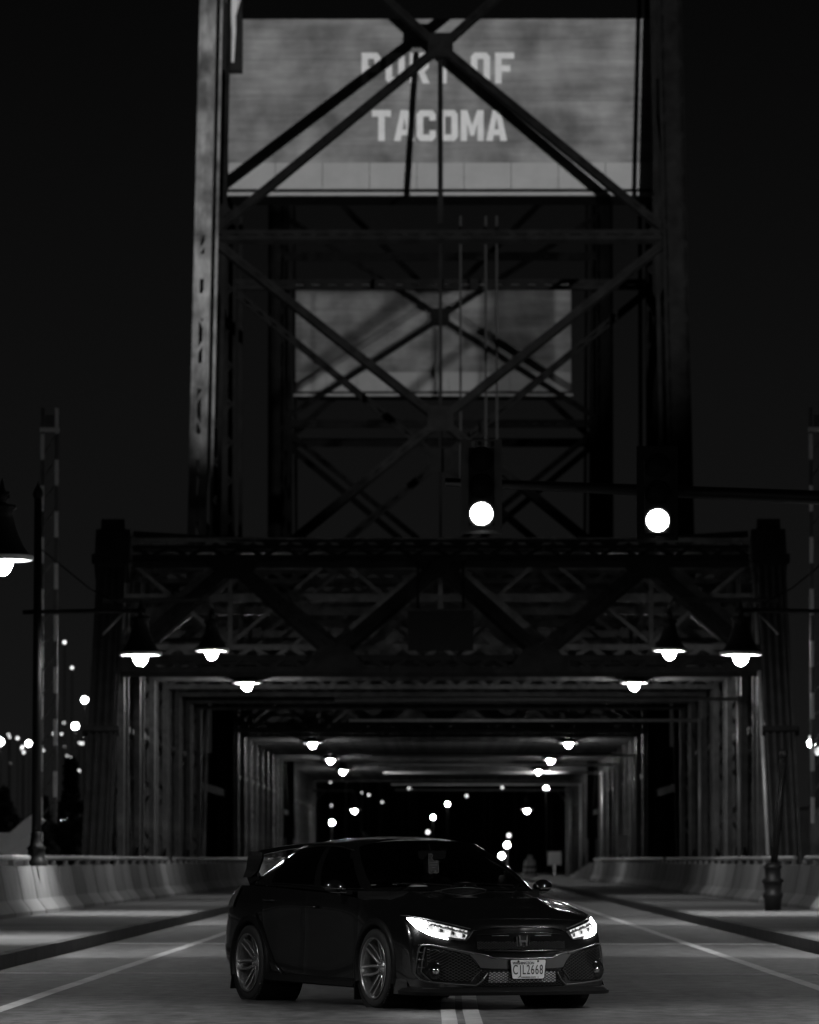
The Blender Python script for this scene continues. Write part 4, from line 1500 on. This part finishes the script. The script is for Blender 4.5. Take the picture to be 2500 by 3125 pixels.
for side in (-1, 1):
    top = [(.853, .757), (.80, .748), (.684, .709), (.56, .676), (.434, .638)]
    bot = [(.853, .713), (.833, .668), (.773, .616), (.654, .578), (.494, .571)]
    hl = patch("headlight", top, bot, mat("headlamp bezel", 0.10, 0.25, metal=0.5), car, 0.004, side, 36, 8)
    # bright outer wedge and lower light guide
    patch("light_guide", [(.850, .752), (.82, .749), (.755, .728)], [(.851, .716), (.835, .675), (.79, .634)], E_drl, hl, 0.010, side, 14, 5)
    patch("light_guide", [(.79, .668), (.74, .633), (.64, .601)], [(.79, .632), (.74, .606), (.632, .578)], E_drl, hl, 0.011, side, 14, 3)
    patch("light_guide", [(.80, .742), (.70, .712)], [(.80, .737), (.70, .708)], E_led, hl, 0.011, side, 10, 2)
    strip("lamp_divider", [(.76, .700), (.62, .664), (.47, .622)], 0.004, M_chrome, hl, 0.012, side)
    patch("reflector_band", [(.775, .700), (.62, .656), (.475, .616)], [(.755, .650), (.62, .600), (.497, .580)], E_refl, hl, 0.0075, side, 20, 4)
    patch("reflector_band", [(.745, .722), (.60, .684), (.47, .648)], [(.745, .710), (.60, .672), (.475, .634)], E_refl, hl, 0.0075, side, 20, 3)
    for q in range(6):
        y_, z_ = lerp(.715, .505, q/5), lerp(.660, .606, q/5)
        yy = y_
        b = MB()
        x_ = fx(yy, z_, 0.010)
        w_ = 0.016
        b.quadbox([(x_-.004+.0*w_, side*(yy-w_), z_-.019), (x_-.004, side*(yy+w_), z_-.015), (x_-.004, side*(yy+w_), z_+.019), (x_-.004, side*(yy-w_), z_+.013),
                   (x_+.012, side*(yy-w_*.6), z_-.012), (x_+.008, side*(yy+w_*.6), z_-.010), (x_+.008, side*(yy+w_*.6), z_+.010), (x_+.012, side*(yy-w_*.6), z_+.008)])
        obj("led_module", b, E_led if q % 2 == 0 else M_chrome, hl, local=True)
    for q in range(9):
        y_, z_ = lerp(.74, .50, q/8), lerp(.708, .648, q/8)
        b = MB()
        x_ = fx(y_, z_, 0.009)
        b.box(x_-.004, x_+.006, side*y_-.008, side*y_+.008, z_-.006, z_+.005)
        obj("signal_diode", b, M_chrome if q % 3 else E_led, hl, local=True)
    strip("lamp_brow", [(.87, .775), (.80, .762), (.684, .728), (.56, .694), (.44, .662)], 0.005, M_gar, hl, 0.004, side)
    strip("lamp_lip", [(.43, .640), (.46, .600), (.492, .572), (.56, .574)], 0.004, M_edge, hl, 0.010, side)

    # fog lamp pocket
    vt = [(.80, .515), (.773, .517), (.604, .484), (.474, .455), (.372, .328)]
    vbm = [(.815, .285), (.76, .236), (.60, .225), (.46, .225), (.372, .322)]
    pk = patch("fog_pocket", vt, vbm, M_trim, car, 0.003, side, 30, 10)
    diamond("mesh_insert", [(.372, .328), (.474, .450), (.604, .478), (.79, .510)], [(.372, .322), (.46, .235), (.60, .235), (.79, .25)], mat("mesh plastic", 0.05, 0.35), pk, 0.007, side)
    strip("pocket_frame", [(.319, .303), (.36, .24), (.409, .200), (.60, .212), (.80, .232), (.838, .25), (.866, .295), (.858, .38), (.838, .50), (.823, .528), (.773, .532), (.604, .499), (.43, .458)], 0.0065, M_gar, pk, 0.010, side, 70)
    strip("pocket_inner_edge", [(.372, .326), (.43, .27), (.452, .235)], 0.003, M_gar, pk, 0.008, side)
    strip("pocket_inner_edge", [(.372, .328), (.42, .40), (.474, .456)], 0.004, M_trim, pk, 0.010, side)
    strip("vent_blade", [(.80, .515), (.822, .40), (.832, .31), (.80, .27), (.76, .236)], 0.006, M_gar, pk, 0.010, side)
    for zz in (.47, .41, .345):
        strip("vent_slat", [(.806, zz), (.852, zz + .004)], 0.004, M_edge, pk, 0.010, side, 6)
    yf, zf = .735, .320
    b = MB().lathe([(0.0, 0.012), (0.03, 0.008), (0.036, 0.0), (0.05, 0.004), (0.075, -0.006), (0.085, -0.02)], 20, (fx(yf, zf, 0.014), side*yf, zf), axis='x')
    fr_ = obj("fog_lamp", b, mat("gloss black", 0.01, 0.12), pk, smooth=True, local=True)
    b = MB().lathe([(0.0, 0.028), (0.018, 0.024), (0.034, 0.006), (0.036, -0.005)], 20, (fx(yf, zf, 0.016), side*yf, zf), axis='x')
    obj("fog_lens", b, M_chrome, fr_ if False else pk, smooth=True, local=True)

# upper grille, grey wing garnish, lower grille
T_ = [(-.435, .640), (-.30, .668), (0, .676), (.30, .668), (.435, .640)]
B_ = [(-.40, .545), (-.34, .492), (0, .487), (.34, .492), (.40, .545)]
gr = patch("upper_grille", T_, B_, mat("gloss black", 0.01, 0.12), car, 0.004, 1, 40, 6)
diamond("grille_mesh", [(-.40, .56), (0, .56), (.40, .56)], [(-.345, .495), (0, .492), (.345, .495)], mat("mesh plastic", 0.05, 0.35), gr, 0.008, 1, 0.03, 0.002, 0.45)
strip("grille_bar", [(-.42, .648), (-.30, .672), (0, .679), (.30, .672), (.42, .648)], 0.006, M_paint, gr, 0.010, 1)
strip("grille_bar", [(-.40, .615), (-.20, .628), (0, .630), (.20, .628), (.40, .615)], 0.005, M_paint, gr, 0.010, 1)
strip("grille_bar", [(-.345, .487), (0, .480), (.345, .487)], 0.007, M_paint, gr, 0.010, 1)
for a, c in ((-.27, -.12), (.12, .27)):
    strip("grille_slot", [(a, .607), (c, .608)], 0.004, M_gar, gr, 0.008, 1, 8)
T2 = [(-.62, .502), (-.474, .470), (-.324, .446), (-.274, .420), (0, .416), (.274, .420), (.324, .446), (.474, .470), (.62, .502)]
B2 = [(-.60, .492), (-.474, .452), (-.384, .345), (-.274, .338), (0, .335), (.274, .338), (.384, .345), (.474, .452), (.60, .492)]
gw = patch("wing_garnish", T2, B2, M_gar, car, 0.007, 1, 60, 5)
strip("garnish_edge", [(-.84, .532), (-.773, .536), (-.604, .502), (-.324, .449), (-.274, .423), (0, .419), (.274, .423), (.324, .449), (.604, .502), (.773, .536), (.84, .532)], 0.004, M_edge, gw, 0.010, 1, 90)
T3 = [(-.37, .325), (-.30, .330), (0, .330), (.30, .330), (.37, .325)]
B3 = [(-.40, .19), (-.30, .186), (0, .185), (.30, .186), (.40, .19)]
lg = patch("lower_grille", T3, B3, M_trim, car, 0.002, 1, 40, 6)
patch("intercooler", [(-.30, .310), (0, .312), (.30, .310)], [(-.31, .222), (0, .220), (.31, .222)], M_cool, lg, 0.0045, 1, 24, 4)
diamond("mesh_insert", [(-.38, .325), (0, .328), (.38, .325)], [(-.40, .19), (0, .187), (.40, .19)], mat("mesh black", 0.012, 0.5), lg, 0.009, 1, 0.040, 0.0028, 0.55)
# emblem
ey, ez = 0.0, 0.566
ex = fx(ey, ez, 0.018)
def rrect(w, h, r, top=1.0, n=5):
    P = []
    for cx_, cz, a0 in ((w-r, h-r, 0), (-w+r, h-r, 90), (-w+r, -h+r, 180), (w-r, -h+r, 270)):
        for k in range(n+1):
            a = R(a0 + 90*k/n)
            x = cx_ + r*math.cos(a)
            z = cz + r*math.sin(a)
            P.append((x * (1 + 0.06*(z/h))*top, z))
    return P
eo, ei = rrect(.062, .052, .02), rrect(.053, .044, .016)
b = MB()
nn_ = len(eo)
for k in range(nn_):
    k2 = (k+1) % nn_
    n0 = len(b.v)
    b.v += [(ex, eo[k][0], ez+eo[k][1]), (ex, eo[k2][0], ez+eo[k2][1]), (ex+.008, ei[k2][0], ez+ei[k2][1]), (ex+.008, ei[k][0], ez+ei[k][1])]
    b.f.append((n0, n0+1, n0+2, n0+3))
em = obj("emblem", b, mat("dulled chrome", 0.35, 0.25, metal=1.0), car, local=True)
b = MB()
for s in (-1, 1):
    b.prism([(s*.016, ez-.043), (s*.034, ez-.043), (s*.043, ez+.044), (s*.027, ez+.044)], 'x', ex+.001, ex+.008)
b.prism([(-.021, ez-.014), (.021, ez-.014), (.0245, ez+.006), (-.0245, ez+.006)], 'x', ex+.0012, ex+.0075)
obj("emblem_bars", b, mat("dulled chrome", 0.35, 0.25, metal=1.0), em, local=True)
b = MB().prism([(p[0], ez+p[1]) for p in rrect(.055, .046, .016)], 'x', ex-.008, ex-.001)
obj("emblem_back", b, mat("emblem field", 0.05, 0.25, metal=0.3), em, local=True)
# number plate
py_, pz_ = 0.035, 0.331
pxx = max(fx(py_-.15, pz_), fx(py_+.15, pz_), fx(py_, pz_)) + 0.02
b = MB().prism([(py_+p[0], pz_+p[1]) for p in rrect(.152, .077, .012)], 'x', pxx, pxx+.003)
pl = obj("number_plate", b, M_plate, car, local=True)
b = MB().prism([(py_+p[0], pz_+p[1]) for p in rrect(.160, .084, .012)], 'x', pxx-.015, pxx-.001)
obj("plate_holder", b, M_trim, car, local=True)
def PM(y, z):
    return Matrix.Translation((pxx+.0045, y, z)) @ Matrix.Rotation(R(90), 4, 'Z') @ Matrix.Rotation(R(90), 4, 'X')
tx = py_ - .138
for ch in "CJL2668":
    textmesh("plate_character", ch, .112, M_ink, pl, PM(tx + .0195 + (.007 if ch == "J" else 0), pz_-.007), 0.001, 0.60)
    tx += .0395
textmesh("state_name", "WASHINGTON", .032, M_ink, pl, PM(py_-.045, pz_+.050), 0.0012, 0.9)
textmesh("state_motto", "EVERGREEN STATE", .016, M_ink, pl, PM(py_, pz_-.066), 0.001, 1.0)
for s in (-1, 1):
    b = MB().lathe([(0, .008), (.006, .007), (.009, .002), (.009, 0)], 12, (pxx+.003, py_+s*.09, pz_+.066), axis='x')
    obj("plate_bolt", b, M_ink, pl, local=True, smooth=True)
    b = MB().lathe([(0, .002), (.003, .001), (.004, 0)], 8, (pxx+.003, py_+s*.09, pz_-.066), axis='x')
    obj("plate_hole", b, M_ink, pl, local=True)
# front lip with fins
b = MB()
rows = []
tt = [k/10 for k in range(46, -1, -1)]
cols = [(t, -1) for t in tt] + [(t, 1) for t in reversed(tt)][1:]
for (o1, z1) in ((-.02, .20), (.035, .165), (.06, .145), (.055, .118), (-.05, .120)):
    row = []
    for t, s in cols:
        p = cr([c[4] for c in BODY], t)
        q = cr([c[4] for c in BODY], t+.05)
        tx_, ty_ = q[0]-p[0], q[1]-p[1]
        L_ = math.hypot(tx_, ty_)
        nx, ny = ty_/L_, -tx_/L_
        lift = 0.02*max(0, t-3.2)
        row.append((p[0]+nx*o1, (p[1]+ny*o1)*s, z1+lift*0.3))
    rows.append(row)
b.grid(rows)
lip = obj("front_lip", b, M_trim, car, smooth=False, local=True)
for s in (-1, 1):
    p = cr([c[4] for c in BODY], 4.3)
    b = MB().quadbox([(p[0]+.0, s*(p[1]), .125), (p[0]+.05, s*(p[1]+.02), .125), (p[0]-.1, s*(p[1]+.085), .13), (p[0]-.2, s*(p[1]+.04), .13),
                      (p[0]-.02, s*(p[1]), .26), (p[0]+.0, s*(p[1]+.01), .22), (p[0]-.12, s*(p[1]+.05), .25), (p[0]-.2, s*(p[1]+.03), .26)])
    obj("lip_fin", b, M_trim, lip, local=True)
strip("lip_edge", [(-.85, .178), (-.6, .172), (0, .168), (.6, .172), (.85, .178)], 0.003, M_gar, lip, 0.012, 1, 50)

# side skirts, arch lips, mud flaps
for s in (-1, 1):
    b = MB()
    b.quadbox([(0.94, s*.90, .155), (-.92, s*.90, .175), (-.92, s*.955, .19), (0.94, s*.945, .17), (0.94, s*.90, .215), (-.92, s*.90, .25), (-.92, s*.93, .245), (0.94, s*.925, .205)])
    obj("side_skirt", b, M_trim, car, local=True)
    for (cx_, cz) in WAX:
        b = MB()
        rows = []
        for k in range(-3, 34):
            a = R(k*6)
            x, z = math.cos(a), math.sin(a)
            yb = 0.938
            zz = cz + (ARCH+.02)*z
            if zz < .13:
                continue
            rows.append([(cx_ + (ARCH-.012)*x, s*(yb-.10), cz + (ARCH-.012)*z), (cx_ + (ARCH-.012)*x, s*(yb+.002), cz + (ARCH-.012)*z), (cx_ + (ARCH+.012)*x, s*(yb+.006), cz + (ARCH+.012)*z), (cx_ + (ARCH+.045)*x, s*(yb-.004), cz + (ARCH+.045)*z), (cx_ + (ARCH+.05)*x, s*(yb-.03), cz + (ARCH+.05)*z)])
        b.grid(rows)
        obj("wheel_arch", b, M_trim, car, smooth=True, local=True)
        b = MB().lathe([(ARCH, s*.93), (ARCH, s*.55), (0.05, s*.55)], 32, (cx_, 0, cz), axis='y')
        obj("wheel_well", b, mat("wheel well liner", 0.006, 0.9), car, local=True)
    b = MB().quadbox([(.935, s*.70, .06), (.955, s*.70, .06), (.955, s*.93, .06), (.935, s*.93, .06), (.955, s*.72, .36), (.975, s*.72, .36), (.975, s*.93, .36), (.955, s*.93, .36)])
    obj("mud_flap", b, M_trim, car, local=True)
    b = MB().quadbox([(-1.79, s*.70, .09), (-1.77, s*.70, .09), (-1.77, s*.92, .09), (-1.79, s*.92, .09), (-1.75, s*.72, .40), (-1.73, s*.72, .40), (-1.73, s*.90, .40), (-1.75, s*.90, .40)])
    obj("mud_flap", b, M_trim, car, local=True)
    # crease running from the rear arch down to the skirt
    b = MB()
    P = [(-1.18, .928, .76), (-1.05, .925, .62), (-.93, .918, .47), (-.80, .914, .33), (-.62, .916, .245)]
    b.tube([(x, s*(y+.002), z) for x, y, z in P], 0.02, 8, radii=[.006, .018, .020, .016, .006])
    obj("flank_crease", b, M_paint, car, smooth=True, local=True)

# wheels
def wheel(px_, s):
    w = bpy.data.objects.new("wheel", None)
    COL.objects.link(w)
    w.parent = car
    w.location = (px_, s*0.82, 0.330)
    return w
TR, RR = 0.330, 0.256
wproto = []
w0 = wheel(1.36, -1)
b = MB().lathe([(RR-.01, -.11), (RR+.012, -.118), (TR-.03, -.122), (TR-.008, -.105), (TR, -.08), (TR, .08), (TR-.008, .105), (TR-.03, .122), (RR+.012, .118), (RR-.01, .11)], 64, axis='y')
wproto.append(obj("tyre", b, M_tyre, w0, smooth=True, local=True))
b = MB()
for k in range(72):
    a = R(k*5)
    for sgn in (-1, 1):
        c0 = Vector((math.cos(a)*(TR-.004), sgn*.104, math.sin(a)*(TR-.004)))
        c1 = Vector((math.cos(a+.05)*(TR+.002), sgn*.06, math.sin(a+.05)*(TR+.002)))
        b.beam(c0, c1, .012, .006, c0)
tb = obj("tread_block", b, M_tyre, w0, local=True)
tb["kind"] = "stuff"
wproto.append(tb)
b = MB().lathe([(RR+.002, -.118), (RR+.004, -.126), (RR-.006, -.128), (RR-.014, -.118), (RR-.02, -.095), (RR-.024, -.06), (RR-.03, .0), (RR-.02, .10)], 64, axis='y')
wproto.append(obj("rim", b, M_alloy, w0, smooth=True, local=True))
b = MB().lathe([(0, -.06), (.03, -.062), (.034, -.055), (.062, -.05), (.068, -.042), (.072, -.01), (.08, .04)], 32, axis='y')
wproto.append(obj("hub", b, M_alloy, w0, smooth=True, local=True))
b = MB().lathe([(0.03, .045), (.17, .045), (.17, .07), (0.03, .07)], 40, axis='y')
wproto.append(obj("brake_disc", b, mat("brake disc iron", 0.12, 0.4, metal=0.7), w0, local=True))
b = MB().quadbox([(.06, .02, -.13), (.19, .02, -.10), (.19, .02, .10), (.06, .02, .13), (.06, .085, -.13), (.19, .085, -.10), (.19, .085, .10), (.06, .085, .13)])
wproto.append(obj("brake_caliper", b, M_trim, w0, local=True))
for k in range(6):
    for d in (-1, 1):
        b = MB()
        a0 = R(60*k + 8)
        rows = []
        for q in range(9):
            u = q/8
            r = lerp(.055, RR-.016, u)
            an = a0 + d*lerp(R(20), R(7.5), u)*(1 if u < 1 else 1)
            y = -.035 - .075*u**0.7 + .012*math.sin(math.pi*u)
            wd = lerp(.0125, .010, u)
            rad = Vector((math.cos(an), 0, math.sin(an)))
            tan = Vector((-math.sin(an), 0, math.cos(an)))
            c = rad*r + Vector((0, y, 0))
            rows.append([c - tan*wd + Vector((0, .045, 0)), c - tan*wd, c - tan*wd*.5 + Vector((0, -.004, 0)), c + tan*wd*.5 + Vector((0, -.004, 0)), c + tan*wd, c + tan*wd + Vector((0, .045, 0))])
        b.grid(rows)
        wproto.append(obj("spoke", b, M_alloy, w0, smooth=False, local=True))
for k in range(5):
    a = R(72*k + 20)
    b = MB().lathe([(0, -.012), (.007, -.012), (.009, 0), (.009, .02)], 8, (.045*math.cos(a), -.048, .045*math.sin(a)), axis='y')
    wproto.append(obj("lug_nut", b, M_chrome, w0, local=True))
for px_, s in ((1.36, 1), (-1.34, -1), (-1.34, 1)):
    w = wheel(px_, s)
    if s > 0:
        w.rotation_euler = (0, 0, math.pi)
    for q in wproto:
        clone(q, w)

# door mirrors
for s in (-1, 1):
    b = MB()
    rows = []
    for i in range(13):
        u = i/12
        y = lerp(.90, 1.07, u) if True else 0
        rr = math.sin(math.pi*min(1, max(0, 0.12 + 0.85*u)))**0.55
        row = []
        for k in range(17):
            a = 2*math.pi*k/16
            row.append((0.66 + 0.075*rr*math.cos(a) - 0.02*u, s*y, 1.005 - 0.015*(1-u) + 0.068*rr*math.sin(a)*(1.0 if math.sin(a) > 0 else 0.85)))
        rows.append(row)
    b.grid(rows)
    b.f.append(tuple(range(0, 16)))
    b.f.append(tuple(len(b.v)-17 + k for k in range(16)))
    mi = obj("door_mirror", b, M_paint, car, smooth=True, local=True)
    b = MB().beam((.68, s*.84, .955), (.66, s*.94, .965), .10, .035)
    obj("mirror_stalk", b, M_trim, mi, local=True)
    b = MB()
    b.tube([(.735, s*.92, .985), (.742, s*1.0, .988), (.73, s*1.06, .99)], .005, 6)
    obj("indicator_strip", b, M_edge, mi, local=True)
    b = MB()
    b.tube([(.725, s*.90, .955), (.735, s*.99, .955), (.72, s*1.05, .96)], .004, 6)
    obj("mirror_seam", b, M_gar, mi, local=True)

# rear wing
b = MB()
rows = []
for k in range(-16, 17):
    u = k/16
    y = u*.69
    zc = 1.285 + .085*(1-u*u)
    xc = -1.74 + .05*(1-u*u)
    rows.append([(xc+.13, y, zc-.01), (xc+.06, y, zc+.016), (xc-.05, y, zc+.020), (xc-.14, y, zc+.012), (xc-.14, y, zc), (xc-.03, y, zc-.004), (xc+.07, y, zc-.018), (xc+.13, y, zc-.01)])
b.grid(rows)
wg = obj("rear_wing", b, M_paint, car, smooth=True, local=True)
for s in (-1, 1):
    b = MB().prism([(-1.58, 1.3), (-1.86, 1.312), (-1.91, 1.24), (-1.94, 1.15), (-2.01, 1.075), (-1.83, 1.075), (-1.68, 1.13), (-1.58, 1.24)], 'y', s*.685, s*.705)
    obj("wing_end_plate", b, M_paint, wg, local=True)
    b = MB().quadbox([(-1.72, s*.60, 1.0), (-2.0, s*.60, 1.0), (-2.0, s*.64, 1.0), (-1.72, s*.64, 1.0), (-1.78, s*.66, 1.15), (-2.0, s*.66, 1.12), (-2.0, s*.69, 1.12), (-1.78, s*.69, 1.15)])
    obj("wing_stay", b, M_paint, wg, local=True)
    # tail lamps, wrapping the rear corner
    b = MB()
    rows = []
    for i in range(128, 152, 2):
        rows.append([(WALL[i][j][0]*1.0 - .012, (WALL[i][j][1]+.012)*s, WALL[i][j][2]) for j in range(0, 11, 2)])
    b.grid(rows)
    tl = obj("tail_light", b, mat("tail lamp plastic", 0.18, 0.12, coat=1.0), car, smooth=True, local=True)

# cabin
b = MB().prism([(1.05, .93), (0.62, .93), (0.45, .90), (0.45, .60), (1.05, .60)], 'y', -.74, .74)
obj("dashboard", b, M_int, car, local=True)
b = MB()
ctr = Vector((0.30, .37, .87))
ax = Vector((-.90, 0, .43)).normalized()
e1 = Vector((0, 1, 0))
e2 = ax.cross(e1)
b.tube([ctr + (e1*math.cos(R(a)) + e2*math.sin(R(a)))*.18 for a in range(0, 361, 15)], .016, 8)
for a in (0, 180, 270):
    b.tube([ctr, ctr + (e1*math.cos(R(a)) + e2*math.sin(R(a)))*.18], .014, 6)
b.tube([ctr, ctr - ax*.25], .03, 6)
obj("steering_wheel", b, mat("wheel leather", 0.03, 0.4), car, smooth=True, local=True)
for s in (-1, 1):
    b = MB()
    b.quadbox([(.15, s*.37-.24, .34), (-.38, s*.37-.24, .30), (-.38, s*.37+.24, .30), (.15, s*.37+.24, .34), (.15, s*.37-.25, .50), (-.38, s*.37-.22, .44), (-.38, s*.37+.22, .44), (.15, s*.37+.25, .50)])
    st = obj("seat", b, M_int, car, local=True)
    b = MB()
    b.quadbox([(-.30, s*.37-.25, .44), (-.44, s*.37-.23, .44), (-.44, s*.37+.23, .44), (-.30, s*.37+.25, .44), (-.52, s*.37-.19, 1.06), (-.62, s*.37-.18, 1.06), (-.62, s*.37+.18, 1.06), (-.52, s*.37+.19, 1.06)])
    obj("seat_back", b, M_int, st, local=True)
    b = MB()
    b.quadbox([(-.53, s*.37-.12, 1.065), (-.62, s*.37-.12, 1.065), (-.62, s*.37+.12, 1.065), (-.53, s*.37+.12, 1.065), (-.57, s*.37-.10, 1.24), (-.64, s*.37-.10, 1.24), (-.64, s*.37+.10, 1.24), (-.57, s*.37+.10, 1.24)])
    obj("head_rest", b, M_int, st, local=True)
b = MB().prism([(p[0], 1.275+p[1]) for p in rrect(.13, .036, .02)], 'x', .475, .50)
rm = obj("rear_view_mirror", b, M_trim, car, local=True)
b = MB().tube([(.475, 0, 1.29), (.42, 0, 1.36)], .012, 6)
obj("mirror_arm", b, M_trim, rm, local=True)
b = MB().box(-1.2, -1.1, -.70, .70, .45, 1.0)
obj("rear_bench", b, M_int, car, local=True)
b = MB().prism([(1.0, -.72), (1.0, .72), (-1.7, .72), (-1.7, -.72)], 'z', .401, .42)
obj("cabin_floor", b, M_int, car, local=True)

# parking permit hanging from the mirror (a thing of its own)
CARM = Matrix.Translation((-0.285, 44.5, 0)) @ Matrix.Rotation(YAW - R(90), 4, 'Z')
def at_car(x, y, z):
    return CARM @ Vector((x, y, z))
pt = thing("parking_permit", "grey hook-shaped parking permit hanging from the rear-view mirror", "permit tag", at_car(.53, .0, 1.20), YAW - R(90))
Ptag = [(-.048, -.075), (-.042, -.082), (-.006, -.082), (-.006, -.068), (-.022, -.068), (-.022, -.058), (.022, -.058), (.022, -.068), (.006, -.068), (.006, -.082), (.042, -.082), (.048, -.075), (.048, .022), (.012, .022), (-.012, .032), (-.018, .05), (-.006, .072), (-.02, .082), (-.048, .082)]
b = MB().prism([(p[0], p[1]) for p in Ptag], 'x', -.001, .001)
obj("card", b, mat("permit card", 0.10, 0.5), pt, local=True)
b = MB()
for k in range(len(Ptag)):
    p, q = Ptag[k], Ptag[(k+1) % len(Ptag)]
    b.tube([(.002, p[0], p[1]), (.002, q[0], q[1])], .0022, 4)
obj("card_border", b, mat("permit border", 0.6, 0.5), pt, local=True)
for zz, w_ in ((.008, .038), (-.012, .036), (-.034, .016)):
    b = MB().box(.0015, .0025, -w_, w_, zz-.0015, zz+.0015)
    obj("printed_line", b, mat("permit border", 0.6, 0.5), pt, local=True)

# driver
dr = thing("person", "driver in a pale collared shirt sitting behind the windscreen", "person", at_car(-.22, .37, .46), YAW - R(90))
def skin_fig(name, V, E_, m, parent, sub=2):
    me = bpy.data.meshes.new(name)
    me.from_pydata([v[:3] for v in V], E_, [])
    o = bpy.data.objects.new(name, me)
    COL.objects.link(o)
    o.parent = parent
    md = o.modifiers.new("skin", 'SKIN')
    md.use_smooth_shade = True
    o.modifiers.new("sub", 'SUBSURF').levels = sub
    o.modifiers["sub"].render_levels = sub
    sv = me.skin_vertices[0].data
    for i, v in enumerate(V):
        sv[i].radius = (v[3], v[4] if len(v) > 4 else v[3])
    sv[0].use_root = True
    bpy.context.view_layer.update()
    ev = bpy.data.meshes.new_from_object(o.evaluated_get(bpy.context.evaluated_depsgraph_get()))
    o.modifiers.clear()
    o.data = ev
    ev.materials.clear()
    ev.materials.append(m)
    for p in ev.polygons:
        p.use_smooth = True
    return o
M_skin = mat("skin", 0.42, 0.5)
M_shirt = mat("pale shirt", 0.85, 0.8, var=0.1, scale=12)
M_cloth = mat("dark jacket", 0.03, 0.8)
M_hair = mat("dark hair and cap", 0.02, 0.7)
Vb = [(0, 0, .02, .15, .12), (-.06, 0, .22, .13, .10), (-.12, 0, .42, .15, .10), (-.14, 0, .55, .10, .08), (-.12, 0, .635, .056), (-.095, 0, .70, .068, .075), (-.085, 0, .775, .085, .098), (-.095, 0, .85, .072, .082),
      (-.12, .19, .50, .062), (.06, .25, .28, .044), (.32, .15, .44, .032), (-.12, -.19, .50, .062), (.06, -.25, .28, .044), (.32, -.15, .44, .032),
      (.12, .10, .02, .085), (.46, .13, .06, .062), (.66, .13, -.02, .05), (.12, -.10, .02, .085), (.46, -.13, .06, .062), (.66, -.13, -.02, .05)]
Eb = [(0, 1), (1, 2), (2, 3), (3, 4), (4, 5), (5, 6), (6, 7), (3, 8), (8, 9), (9, 10), (3, 11), (11, 12), (12, 13), (0, 14), (14, 15), (15, 16), (0, 17), (17, 18), (18, 19)]
body = skin_fig("body", Vb, Eb, M_skin, dr)
Vs = [(0, 0, .03, .17, .14), (-.06, 0, .22, .15, .12), (-.12, 0, .42, .17, .12), (-.14, 0, .54, .115, .09), (-.12, .20, .50, .075), (.06, .26, .28, .058), (.26, .18, .41, .045), (-.12, -.20, .50, .075), (.06, -.26, .28, .058), (.26, -.18, .41, .045)]
Es = [(0, 1), (1, 2), (2, 3), (3, 4), (4, 5), (5, 6), (3, 7), (7, 8), (8, 9)]
skin_fig("shirt", Vs, Es, M_shirt, dr)
for s in (-1, 1):
    b = MB().quadbox([(-.035, s*.01, .53), (-.02, s*.085, .52), (-.10, s*.10, .625), (-.07, s*.055, .64), (-.045, s*.01, .53), (-.03, s*.09, .515), (-.11, s*.105, .62), (-.08, s*.05, .64)])
    obj("collar", b, M_shirt, dr, local=True)
b = MB()
rows = []
for i in range(9):
    a = R(90*i/8)
    rows.append([(-.098 + .105*math.cos(a)*math.cos(R(k*20)), .098*math.cos(a)*math.sin(R(k*20)), .80 + .115*math.sin(a)) for k in range(19)])
b.grid(rows)
hr = obj("cap", b, M_hair, dr, smooth=True, local=True)
b = MB().quadbox([(-.01, -.075, .805), (.085, -.06, .795), (.085, .06, .795), (-.01, .075, .805), (-.01, -.07, .817), (.08, -.055, .804), (.08, .055, .804), (-.01, .07, .817)])
obj("cap_brim", b, M_hair, hr, local=True)
b = MB().lathe([(0.001, .018), (.012, .012), (.016, 0), (.012, -.012), (.001, -.016)], 8, (.004, 0, .755))
obj("nose", b, M_skin, dr, smooth=True, local=True)
for s in (-1, 1):
    b = MB().lathe([(0.001, .007), (.009, .004), (.012, 0), (.009, -.004), (.001, -.007)], 8, (-.003, s*.034, .783))
    obj("eye", b, M_hair, dr, smooth=True, local=True)
    b = MB().lathe([(0.001, .03), (.012, .02), (.016, 0), (.010, -.02), (.001, -.028)], 8, (-.09, s*.088, .77))
    obj("ear", b, M_skin, dr, smooth=True, local=True)
b = MB().box(-.008, .002, -.026, .026, .712, .719)
obj("mouth", b, M_hair, dr, local=True)
